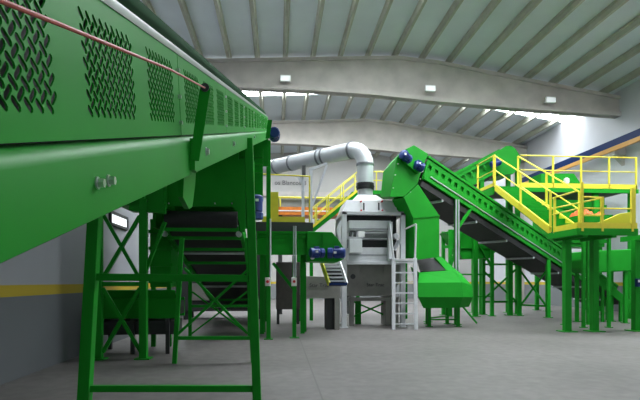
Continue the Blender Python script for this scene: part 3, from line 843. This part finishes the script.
for k in range(8):
    q = s0.lerp(s1, (k + .5) / 8); M().box(q.x - .13, q.x + .13, FSY, FSY + .8, q.z - .02, q.z + .02).build('tread', GREEN, fs)
M().box(s1.x, s1.x + 2.4, FSY, FSY + 1.2, s1.z - .15, s1.z).build('landing', GREEN, fs)
M().tube([s1 + V((0, 0, .75)), s1 + V((2.2, 0, .75))], .028, 8).tube([s1 + V((0, 0, .4)), s1 + V((2.2, 0, .4))], .022, 8).build('handrail', YELLOW, fs)
for t in (.75, 1.5, 2.2): M().tube([s1 + V((t, 0, 0)), s1 + V((t, 0, .75))], .026, 8).build('rail_post', YELLOW, fs)
for xx in (s1.x + .15, s1.x + 2.2): M().bar((xx, FSY + 1.0, 0), (xx, FSY + 1.0, s1.z - .15), .14, .14, up=(0, 1, 0)).build('post', GREEN, fs)
M().bar((s0.x, FSY + .4, 0), (s0.x, FSY + .4, s0.z), .14, .14, up=(0, 1, 0)).build('post', GREEN, fs)

# ------------------------------------------------------------------ big right conveyor
H = at(428, 157, 17.2); dh = V((.87, .5, 0)).normalized(); lat = V((-dh.y, dh.x, 0)); dv = V((dh.x, dh.y, -.335)).normalized()
nf = -lat  # normal of the camera-facing side
CW = 1.4
rc = thing('main_conveyor', 'long green inclined conveyor with black belt falling from the hopper to the right', 'conveyor', H + dh * 6 + V((0, 0, -H.z)))
TH_ = .86; LEN = 14.5
upn = V((dv.x * .335 / 1.0, dv.y * .335, 0)); upn = lat.cross(dv); upn = upn if upn.z > 0 else -upn
base = H - upn * TH_
NW = 40
web(base + upn * .1 + nf * .01, base + upn * .1 + nf * .01 + dv * LEN, upn * (TH_ - .18), NW, (.24, .76, .5, .76), 'side_web', rc, GREEN)
M().bar(base + upn * TH_, base + upn * TH_ + dv * LEN, .12, .09, up=upn).build('top_flange', GREEN, rc, bevel=.006)
M().bar(base + upn * .08, base + upn * .08 + dv * LEN, .1, .12, up=upn).build('bottom_flange', GREEN, rc, bevel=.006)
M().bar(base + upn * .22 + nf * .05 + dv * .3, base + upn * .22 + nf * .05 + dv * LEN, .035, .035, up=upn).build('conduit', GALV, rc)
M().bar(base + upn * .3 + lat * CW, base + upn * .3 + lat * CW + dv * LEN, .08, .7, up=upn).build('side_web', GREEN, rc)
M().bar(base + upn * .40 + lat * .05, base + upn * .40 + lat * .05 + dv * LEN, .02, .62, up=upn).build('inner_skirt', GREEN, rc)
M().bar(base + upn * .3 + lat * (CW / 2), base + upn * .3 + lat * (CW / 2) + dv * LEN, CW - .35, .1, up=upn).build('belt', RUBBER, rc)
M().bar(base - upn * .14 + lat * (CW / 2), base - upn * .14 + lat * (CW / 2) + dv * LEN, CW - .04, .22, up=upn).build('return_belt', RUBBER, rc)
for k in range(7):
    q = base - upn * .28 + dv * (1.2 + 2 * k)
    M().tube([q + lat * .02, q + lat * (CW - .02)], .05, 10).build('return_roller', GALV, rc)


def onc(px, py, o=0.): return onp(px, py, H + nf * o, nf)


# head hood (profile on the camera side, pulled back across the belt)
hp1 = [onc(px, py, .05) for px, py in ((390, 197), (397, 157), (403, 150.5), (414, 145), (428.5, 154), (423.5, 165), (417.5, 184), (404, 196.5))]
hp2 = [onc(px, py, -.95) for px, py in ((380.5, 197), (383, 172), (390, 163), (405, 151), (417, 158), (412, 168), (407, 184), (394, 196.5))]
k = len(hp1)
hd = M().add(hp1 + hp2, [tuple(range(k)), tuple(range(2 * k - 1, k - 1, -1))] + [(i, i + k, (i + 1) % k + k, (i + 1) % k) for i in range(k)]).build('head_hood', GREEN, rc, bevel=.012)
M().bar(onc(404, 158, .1), onc(418, 170, .1), .12, .3, up=upn).build('motor_mount', GREEN, hd)
hbm = M()
for px, py in ((393, 188), (395, 175), (397.5, 164), (420, 179), (410, 192)):
    q = onc(px, py, .06); M().tube([q, q + nf * .03], .018, 6).build('bolt', ZINC, hd)
q = onc(407, 158, .2); mo = motor(rc, q, -dv + nf * .2, .145, .3); plate_on(mo, onc(405.5, 154, .42), nf, .08, .07)
q = onc(417, 165.5, .2); mo = motor(rc, q, dv + nf * .3, .14, .26); plate_on(mo, onc(420, 163, .42), nf, .07, .06)
q = onc(420, 171, .12); M().tube([q - nf * .1, q + nf * .08], .06, 10).build('bearing', ZINC, rc)
# discharge leg
dl = thing('discharge_leg', 'green sloping chute leg dropping from the hopper hood to the low outlet', 'chute', onc(425, 258, 0))
dp = [onc(px, py, .08) for px, py in ((404, 197.5), (418.5, 184.5), (439.5, 215.5), (439.5, 257), (416, 260), (413, 218))]
M().prism(dp, lat * .6).build('body', GREEN, dl, bevel=.015)
M().bar(onc(413, 218, .1), onc(439.5, 215.5, .1), .03, .03).build('fold_seam', GREEN, dl)
# support posts of the main conveyor
def post(parent, x, y, z1, w=.16, mt=GREEN, name='post'):
    o = M().bar((x, y, 0), (x, y, z1), w, w, up=(0, 1, 0)).build(name, mt, parent, bevel=.006)
    M().box(x - w * .95, x + w * .95, y - w * .95, y + w * .95, 0, .025).build('foot_plate', mt, o)
    return o


pb = base + dv * 1.05
q = onc(456.5, 200, .03)
o = post(rc, q.x, q.y, q.z + .05, .15)
M().bar((q.x - .05, q.y - .1, 1.3), (q.x - .05, q.y - .1, q.z), .05, up=(0, 1, 0)).build('conduit', GALV, o)
M().bar((q.x + .05, q.y - .1, 1.5), (q.x + .05, q.y - .1, q.z), .04, up=(0, 1, 0)).build('conduit', GALV, o)
q2 = q + lat * CW; post(rc, q2.x, q2.y, q2.z - .2, .15)
M().bar(onc(474, 204, .0), V((q.x, q.y, Z(460, 230, q.y))), .09).build('strut', GREEN, rc)
for L_ in (8.2,):
    q = base + dv * L_; o = post(rc, q.x, q.y, q.z, .16); q2 = q + lat * CW; o2 = post(rc, q2.x, q2.y, q2.z, .16)
    M().bar((q.x, q.y, .4), (q2.x, q2.y, q2.z - .4), .07).bar((q2.x, q2.y, .4), (q.x, q.y, q.z - .4), .07).bar((q.x, q.y, .5), (q2.x, q2.y, .5), .08).build('brace', GREEN, rc)
q = base + dv * 13.8
post(rc, q.x, q.y, q.z, .16)

# low outlet hood toward the camera and its belt
oy = 16.4
ol = thing('outlet_conveyor', 'faceted bright green conveyor tail hood low beside the ladder', 'conveyor', (X(445, oy), oy + .5, 0))


def strip(rows, name, parent):
    """skin between rows of points, closed at back"""
    m = M(); n = len(rows[0]); vs = [p for r in rows for p in r]; fs = []
    for i in range(len(rows) - 1):
        for j in range(n - 1): fs.append((i * n + j, i * n + j + 1, (i + 1) * n + j + 1, (i + 1) * n + j))
    m.add(vs, fs); o = m.build(name, GREEN, parent, solid=.02); o.data.shade_flat(); return o


rowsA = [[at(px, py, yy) for px, py, yy in r] for r in (
    ((419.5, 272.5, oy + .75), (453, 270.5, oy + .75), (459, 272, oy + .75)),
    ((418.5, 283, oy + .1), (462, 282.5, oy + .1), (471.5, 285.5, oy + .3)),
    ((418.5, 297, oy), (463, 297, oy), (472.5, 297, oy + .2)),
    ((424, 308, oy + .3), (459, 307.5, oy + .3), (468.5, 306.5, oy + .5)),
    ((427, 306, oy + 1.3), (458, 305.5, oy + 1.3), (466, 305, oy + 1.4)))]
strip(rowsA, 'tail_hood', ol)
lft = [r[0] for r in rowsA]; rgt = [r[2] for r in rowsA]
topb = at(421, 271.5, oy + 1.9); 
M().prism(lft + [V((lft[-1].x, oy + 1.9, lft[-1].z)), V((lft[0].x, oy + 1.9, lft[0].z + .25))], (-.02, 0, 0)).build('side_plate', GREEN, ol)
M().prism(rgt + [V((rgt[-1].x, oy + 1.9, rgt[-1].z)), V((rgt[0].x, oy + 1.9, rgt[0].z + .25))], (.02, 0, 0)).build('side_plate', GREEN, ol)
bx0, bx1 = X(421, oy + .8), X(446, oy + .8)
tb = [at(421, 271.5, oy + .85), at(446, 270, oy + .85), at(437, 258, oy + 1.75), at(417, 259, oy + 1.75)]
M().prism(tb, (0, .03, -.08)).build('belt', RUBBER, ol)
sd = [at(446, 270, oy + .82), at(458, 271.5, oy + .82), at(441, 256.5, oy + 1.7), at(434, 256, oy + 1.7)]
M().prism(sd, (0, .03, -.10)).build('skirt_board', GREEN, ol)
for pxx in (430, 459):
    post(ol, X(pxx, oy + .6), oy + .7, Z(440, 304, oy + .5), .11, name='leg')
for pxx in (428, 448):
    post(ol, X(pxx, oy + 1.7), oy + 1.8, Z(440, 300, oy + 1.5), .11, name='leg')
M().bar((X(430, oy + .6), oy + .7, .3), (X(448, oy + 1.7), oy + 1.8, .3), .05).bar((X(430, oy + .6), oy + .7, .25), (X(459, oy + .6), oy + .7, .25), .05).build('tie_bar', GREEN, ol)
M().bar((X(465, oy + 1), oy + 1.4, .75), (X(481, oy + 1.4), oy + 1.8, .02), .05).build('stay', GREEN, ol)

# ------------------------------------------------------------------ rear conveyor climbing right, behind
RY = 23.2
re = thing('rear_conveyor', 'green covered conveyor behind, climbing right to a rounded head hood', 'conveyor', (X(475, RY), RY + .7, 0))
a, b = at(425, 190, RY), at(500, 150.5, RY)
dr = (b - a).normalized(); ur = V((-dr.z, 0, dr.x))
web(a - ur * .75, b - ur * .75 , ur * .75, 12, (.12, .88, .25, .7), 'side_web', re, GREEN)
M().bar(a, b, .12, .1, up=ur).build('top_flange', GREEN, re); M().bar(a - ur * .8, b - ur * .8, .12, .12, up=ur).build('bottom_flange', GREEN, re)
M().bar(a - ur * .35 + V((0, .7, 0)), b - ur * .35 + V((0, .7, 0)), 1.1, .5, up=ur).build('trough', GREEN, re)
M().bar(a - ur * .95 + V((0, .7, 0)), b - ur * .95 + V((0, .7, 0)), 1.1, .1, up=ur).build('return_belt', RUBBER, re)
M().bar(a + ur * .05 + V((0, .7, 0)), b + ur * .05 + V((0, .7, 0)), 1.35, .06, up=ur).build('cover', GREEN, re)
pts = [at(px, py, RY - .08) for px, py in ((494, 154), (506, 146), (511, 145.5), (516, 149), (521.5, 158), (519.5, 168), (513, 174), (499, 175), (494, 166))]
M().prism(pts, (0, 1.6, 0)).build('head_hood', GREEN, re, bevel=.015)
mz_ = at(498, 161, RY - .3); mo = motor(re, at(494, 164, RY - .35), (1, 0, .4), .15, .35)
for pxx, b_ in ((481.5, 316), (517.5, 316)):
    q = at(pxx, 315, RY + .1); zt_ = (a.z - .8 + (b.z - a.z) * (q.x - a.x) / (b.x - a.x))
    post(re, q.x, RY + .1, min(zt_, 7), .19); post(re, q.x + .1, RY + 1.3, min(zt_, 7), .19)
xa_, xb_ = X(481.5, RY), X(517.5, RY)
for (z0, z1) in ((.6, 2.2), (2.4, 4.0)):
    M().bar((xa_, RY + .1, z0), (xb_, RY + .1, z1), .08).bar((xb_, RY + .1, z0), (xa_, RY + .1, z1), .08).bar((xa_, RY + .1, z0), (xb_, RY + .1, z0), .09).build('brace', GREEN, re)

# feed trestle under it: second pair of posts and dark feed hopper
ft = thing('feed_hopper', 'dark green feed hopper on four posts behind the discharge leg', 'hopper', (X(470, 22.5), 22.8, 0))
fy = 22.2
fx0, fx1 = X(452, fy), X(492, fy)
M().prism([(fx0 - .3, fy, Z(470, 232, fy)), (fx1 + .3, fy, Z(470, 218, fy)), (fx1, fy, Z(470, 258, fy)), (fx0 + .5, fy, Z(470, 259, fy))], (0, .9, 0)).build('body', GREEN, ft, bevel=.015)
M().bar((fx0 - .4, fy - .05, Z(470, 247, fy)), (fx1 + .4, fy - .05, Z(470, 247, fy)), .08, .14).build('rim', GREEN, ft)
for pxx in (449.5, 491):
    for yy in (fy - .1, fy + .85): post(ft, X(pxx, fy), yy, Z(470, 230, fy), .15, name='leg')
M().bar((X(449.5, fy), fy - .1, 1.9), (X(491, fy), fy - .1, 1.9), .07).bar((X(449.5, fy), fy - .1, .9), (X(491, fy), fy - .1, .9), .05).build('cross_bar', GREEN, ft)
M().bar((X(449.5, fy), fy - .1, 2.2), (X(470, fy), fy - .1, 5.2), .1).bar((X(491, fy), fy - .1, 2.2), (X(465, fy), fy - .1, 4.4), .1).build('brace', GREEN, ft)

# ------------------------------------------------------------------ right: stair, upper platform, lower landing
SXL, SXR = 8.87, 9.86
LZ = 3.2; UZ = 5.5; SYT, SYB = 19.85, 15.65
FRY = 14.15  # front edge of the landing


def rail_run(parent, pts, h=1.08, mid=.55, posts=(), pr=.028):
    pts = [V(p) for p in pts]
    M().tube([p + UP * h for p in pts], pr, 8).build('handrail', YELLOW, parent)
    M().tube([p + UP * mid for p in pts], pr * .8, 8).build('middle_rail', YELLOW, parent)
    for p in posts: M().bar(V(p) - UP * .08, V(p) + UP * h, .06, .06, up=(0, 1, 0)).build('rail_post', YELLOW, parent)


st = thing('yellow_stair', 'yellow-railed stair descending from the upper platform to the lower landing', 'stair', ((SXL + SXR) / 2, 17.5, LZ))
for xx in (SXL, SXR):
    A, B = V((xx, SYT, UZ - .04)), V((xx, SYB, LZ + .05))
    M().bar(A, B, .06, .24).build('stringer', YELLOW, st)
    rail_run(st, [A, B], 1.28, .70, [A, A.lerp(B, .52), B])
for k in range(11):
    t = (k + .5) / 11; q = V((SXL, SYT, UZ)).lerp(V((SXL, SYB, LZ)), t)
    M().box(SXL + .03, SXR - .03, q.y - .2, q.y + .2, q.z - .02, q.z + .02).box(SXL + .03, SXR - .03, q.y - .19, q.y - .17, q.z - .2, q.z - .02).build('tread', GREEN, st)
M().hexa([(SXL + .04, SYB, LZ - .16), (SXR - .04, SYB, LZ - .16), (SXR - .04, SYT, UZ - .26), (SXL + .04, SYT, UZ - .26), (SXL + .04, SYB, LZ - .14), (SXR - .04, SYB, LZ - .14), (SXR - .04, SYT, UZ - .24), (SXL + .04, SYT, UZ - .24)]).build('soffit', GREEN, st)

up = thing('upper_platform', 'upper steel platform with yellow guard rail at the top right', 'platform', (12, 21, UZ))
UX1 = X(637, SYT)
M().box(SXL - .05, UX1, SYT + .03, 22.6, UZ - .06, UZ).build('deck', DARK, up)
M().box(SXL - .05, UX1 + .05, SYT - .04, SYT + .06, UZ - .22, UZ - .05).build('edge_beam', GREEN, up, bevel=.006)
M().box(SXL - .1, SXL - .02, SYT, 22.6, UZ - .34, UZ - .05).build('edge_beam', GREEN, up)
M().box(SXR + .1, UX1, SYT - .03, SYT, UZ - .04, UZ + .15).build('kickboard', YELLOW, up)
rail_run(up, [(SXR + .1, SYT, UZ), (UX1, SYT, UZ)], 1.28, .68, [(X(p, SYT), SYT, UZ) for p in (553, 581, 609, 636)])
rail_run(up, [(SXL, SYT, UZ), (SXL, 21.7, UZ)], 1.28, .66, [(SXL, SYT + .1, UZ), (SXL, 21.6, UZ)])
M().box(SXL - .03, SXL, SYT, 21.7, UZ, UZ + .15).build('kickboard', YELLOW, up)
for xx, yy in ((SXR + .9, 22.45), (13.3, SYT + .15), (UX1 - .15, SYT + .15), (UX1 - .15, 22.45)):
    if True:
        post(up, xx, yy, UZ - .1, .2)
post(up, SXL, 21.9, UZ - .1, .2)
M().bar((SXR + .9, SYT + .15, 4.9), (12.9, SYT + .15, 4.0), .16, .2).build('brace', GREEN, up)

ll = thing('lower_landing', 'lower green landing with yellow guard rail and kickboard on square posts', 'platform', (10.3, 14.9, LZ))
LX1 = X(637, FRY)
M().box(SXL, LX1, FRY + .03, SYB + .15, LZ - .05, LZ).build('deck', DARK, ll)
M().box(SXL - .02, LX1 + .02, FRY - .03, FRY + .05, LZ - .24, LZ - .03).build('edge_beam', GREEN, ll, bevel=.006)
M().box(SXL - .03, SXL + .05, FRY, SYB + .15, LZ - .24, LZ - .03).build('edge_beam', GREEN, ll, bevel=.006)
M().box(SXL - .02, LX1 + .02, SYB + .1, SYB + .18, LZ - .24, LZ - .03).build('edge_beam', GREEN, ll)
M().box(SXL, LX1, FRY - .02, FRY + .01, LZ - .03, LZ + .14).build('kickboard', YELLOW, ll)
M().box(SXL - .02, SXL + .01, FRY, SYB - .3, LZ - .03, LZ + .14).build('kickboard', YELLOW, ll)
cx = X(582.5, FRY)
for pxx, top in ((582, 182), (602, 197), (632, 188), (637.5, 188)):
    M().bar((X(pxx, FRY), FRY + (.15 if pxx > 635 else 0), LZ - .12), (X(pxx, FRY), FRY + (.15 if pxx > 635 else 0), Z(pxx, top, FRY)), .07, .07, up=(0, 1, 0)).build('rail_post', YELLOW, ll)
M().tube([(X(582, FRY), FRY, Z(590, 208.3, FRY)), (X(634, FRY), FRY, Z(590, 208.3, FRY) - .0)], .024, 8).build('middle_rail', YELLOW, ll)
M().tube([(X(582, FRY), FRY, Z(590, 197, FRY)), (X(602, FRY), FRY, Z(590, 197.5, FRY))], .026, 8).build('handrail', YELLOW, ll)
M().tube([(X(582, FRY), FRY, Z(590, 215.5, FRY)), (X(602, FRY), FRY, Z(590, 215.5, FRY))], .022, 8).build('middle_rail', YELLOW, ll)
M().tube([(SXL, SYB - .1, LZ + .75), (X(602, FRY), FRY, Z(602, 198, FRY))], .024, 8).build('handrail', YELLOW, ll)
rail_run(ll, [(SXL, SYB - .15, LZ), (SXL, FRY + .05, LZ)], 1.08, .55, [(SXL, SYB - .25, LZ)])
for pxx in (567, 594.3, 636):
    yy = 15.1; b = at(pxx, 330, yy)
    o = M().bar((b.x, yy, 0), (b.x, yy, LZ - .28), .2, .2, up=(0, 1, 0)).build('post', GREEN, ll, bevel=.01)
    M().box(b.x - .23, b.x + .23, yy - .23, yy + .23, 0, .025).build('foot_plate', GREEN, o)
    M().bar((b.x, FRY, LZ - .22), (b.x, SYB + .1, LZ - .22), .14, .16).build('cross_beam', GREEN, ll)

q = at(637.5, 283, 14.95)
o = M().box(q.x - .06, q.x + .1, 14.88, 15.0, q.z - .12, q.z + .14).build('socket_box', CRBLUE, ll, bevel=.01)
M().box(q.x - .04, q.x + .07, 14.865, 14.88, q.z + .02, q.z + .1).build('socket_cover', WHITE, o)

# yellow-green chute panel on the landing and the orange heap behind
pan = [at(px, py, FRY + .5) for px, py in ((582, 228.5), (583, 225.5), (600, 222), (611, 217.5), (620, 213.5), (632, 212), (632, 228.5))]
pn = thing('yellow_chute', 'yellow-green chute with sloping top edge behind the kickboard of the lower landing', 'chute', pan[0])
for q in pan: q.z = max(q.z, LZ + .0)
M().prism(pan, (0, .06, 0)).build('side_plate', CHUTEY, pn, bevel=.006)
M().bar(pan[0] + V((.02, .1, .06)), pan[6] + V((0, .1, .06)), .06, .08).build('stiffener', CHUTEY, pn)
hy = 16.2
oh = thing('receiving_hopper', 'dark green receiving hopper behind the lower landing, holding orange netting', 'hopper', (X(600, hy), hy + .6, 0))
hx0, hx1 = X(583, hy), X(613, hy); hz = Z(595, 214.5, hy)
M().box(hx0, hx1, hy, hy + .06, 3.35, hz).box(hx0, hx1, hy + 1.3, hy + 1.36, 3.35, hz).box(hx0, hx0 + .06, hy, hy + 1.36, 3.35, hz).box(hx1 - .06, hx1, hy, hy + 1.36, 3.35, hz).box(hx0, hx1, hy, hy + 1.36, 3.35, 3.41).build('body', GREEN, oh)
for xx in (hx0 + .08, hx1 - .08):
    for yy in (hy + .1, hy + 1.26): post(oh, xx, yy, 3.36, .1, name='leg')
m = M(); NX, NY = 22, 14; vs = []
for j in range(NY + 1):
    for i in range(NX + 1):
        u, v = i / NX, j / NY
        e = max(0., min(1, 5 * min(u, 1 - u, v, 1 - v))) ** .5
        zz_ = hz - .25 + e * (.36 + .18 * math.sin(7 * u + 3 * v) * math.cos(5 * v) + random.uniform(-.07, .07))
        vs.append((hx0 + .07 + u * (hx1 - hx0 - .14), hy + .07 + v * 1.22, zz_))
fsx = [(j * (NX + 1) + i, j * (NX + 1) + i + 1, (j + 1) * (NX + 1) + i + 1, (j + 1) * (NX + 1) + i) for j in range(NY) for i in range(NX)]
nb = len(vs); vs += [(x_, y_, hz - .5) for x_, y_, _ in vs]
fsx += [tuple(k + nb for k in f[::-1]) for f in fsx]
bord = [i for i in range(NX + 1)] + [j * (NX + 1) + NX for j in range(1, NY + 1)] + [NY * (NX + 1) + i for i in range(NX - 1, -1, -1)] + [j * (NX + 1) for j in range(NY - 1, 0, -1)]
fsx += [(bord[k], bord[k] + nb, bord[(k + 1) % len(bord)] + nb, bord[(k + 1) % len(bord)]) for k in range(len(bord))]
m.add(vs, fsx)
tag(m.build('orange_netting', ORHEAP), 'crumpled heap of orange netting behind the yellow-green panel', 'netting', kind='stuff')

# machine on / under the upper platform
um = thing('platform_machine', 'green hooded machine standing on the upper platform behind its guard rail', 'machine', (X(562, 21.4), 21.8, UZ))
pts = [at(px, py, 21.3) for px, py in ((541, 190), (541, 173.5), (574, 173.5), (580, 182), (580, 190))]
for q in pts: q.z = max(q.z, UZ)
M().prism(pts, (0, 1.1, 0)).build('hood', GREEN, um, bevel=.015)
q = at(566.5, 180.5, 21.25); M().tube([q + V((0, 0, -.13)), q + V((0, 0, -.05)), q + V((0, 0, .07)), q + V((0, 0, .12))], [.1, .13, .12, .05], 12).build('beacon', WHITE, um)
M().box(X(545, 21.2), X(577, 21.2), 21.2, 21.3, UZ, UZ + .28).build('base_frame', DARK, um)
bb = thing('bale_press', 'dark green enclosed press below the upper platform', 'machine', (X(577, 25.5), 25.8, 0))
BY = 25.0; bx0, bx1 = X(548, BY), X(606, BY)
M().box(bx0, bx1, BY + .1, BY + 1.6, 3.4, 6.2).build('body', GREEN, bb, bevel=.02)
for zb in (3.6, 5.4): M().box(bx0 - .05, bx1 + .05, BY, BY + .1, zb, zb + .2).build('band', GREEN, bb)
for xx in (bx0 + .15, bx1 - .15):
    for yy in (BY + .3, BY + 1.4): post(bb, xx, yy, 3.4, .18, name='leg')

# hopper and belt below the landing
dy = 17.8
dh_ = thing('drum_hopper', 'rounded dark green drum hopper under the lower landing', 'hopper', (X(608, dy), dy + .6, 0))
pts = [at(px, py, dy) for px, py in ((586, 251), (632, 249), (633, 271), (590, 273), (585, 268), (583, 260))]
M().prism(pts, (0, 1.1, 0)).build('body', GREEN, dh_, bevel=.05)
for pxx in (592, 628):
    for yy in (dy + .15, dy + .95): post(dh_, X(pxx, dy), yy, Z(600, 268, dy), .12, name='leg')
lb_ = thing('short_conveyor', 'short dark green conveyor near the floor behind the landing posts', 'conveyor', (X(612, 18.9), 18.9, 0))
a, b = at(598, 279, 18.6), at(628, 304, 18.6)
d_ = (b - a).normalized(); u_ = V((-d_.z, 0, d_.x))
for yy in (0, .8): M().bar(a + V((0, yy, 0)), b + V((0, yy, 0)), .08, .3, up=u_).build('side_frame', GREEN, lb_)
M().bar(a + V((0, .4, 0)), b + V((0, .4, 0)), .7, .12, up=u_).build('belt', RUBBER, lb_)
for q in (a.lerp(b, .15), a.lerp(b, .75)):
    for yy in (0, .8): M().bar((q.x, q.y + yy, 0), (q.x, q.y + yy, q.z), .1, up=(0, 1, 0)).build('leg', GREEN, lb_)

# ------------------------------------------------------------------ light
w = bpy.data.worlds.new('overcast_sky'); scene.world = w; w.use_nodes = True
bg = w.node_tree.nodes['Background']; bg.inputs['Color'].default_value = (.86, .93, 1, 1); bg.inputs['Strength'].default_value = 1.2
vs_ = scene.view_settings
vs_.view_transform = 'Standard'; vs_.look = 'None'; vs_.gamma = 1; vs_.use_curve_mapping = False; vs_.exposure = 0.35
cy = scene.cycles
cy.use_denoising = True; cy.max_bounces = 8; cy.diffuse_bounces = 5; cy.sample_clamp_indirect = 6
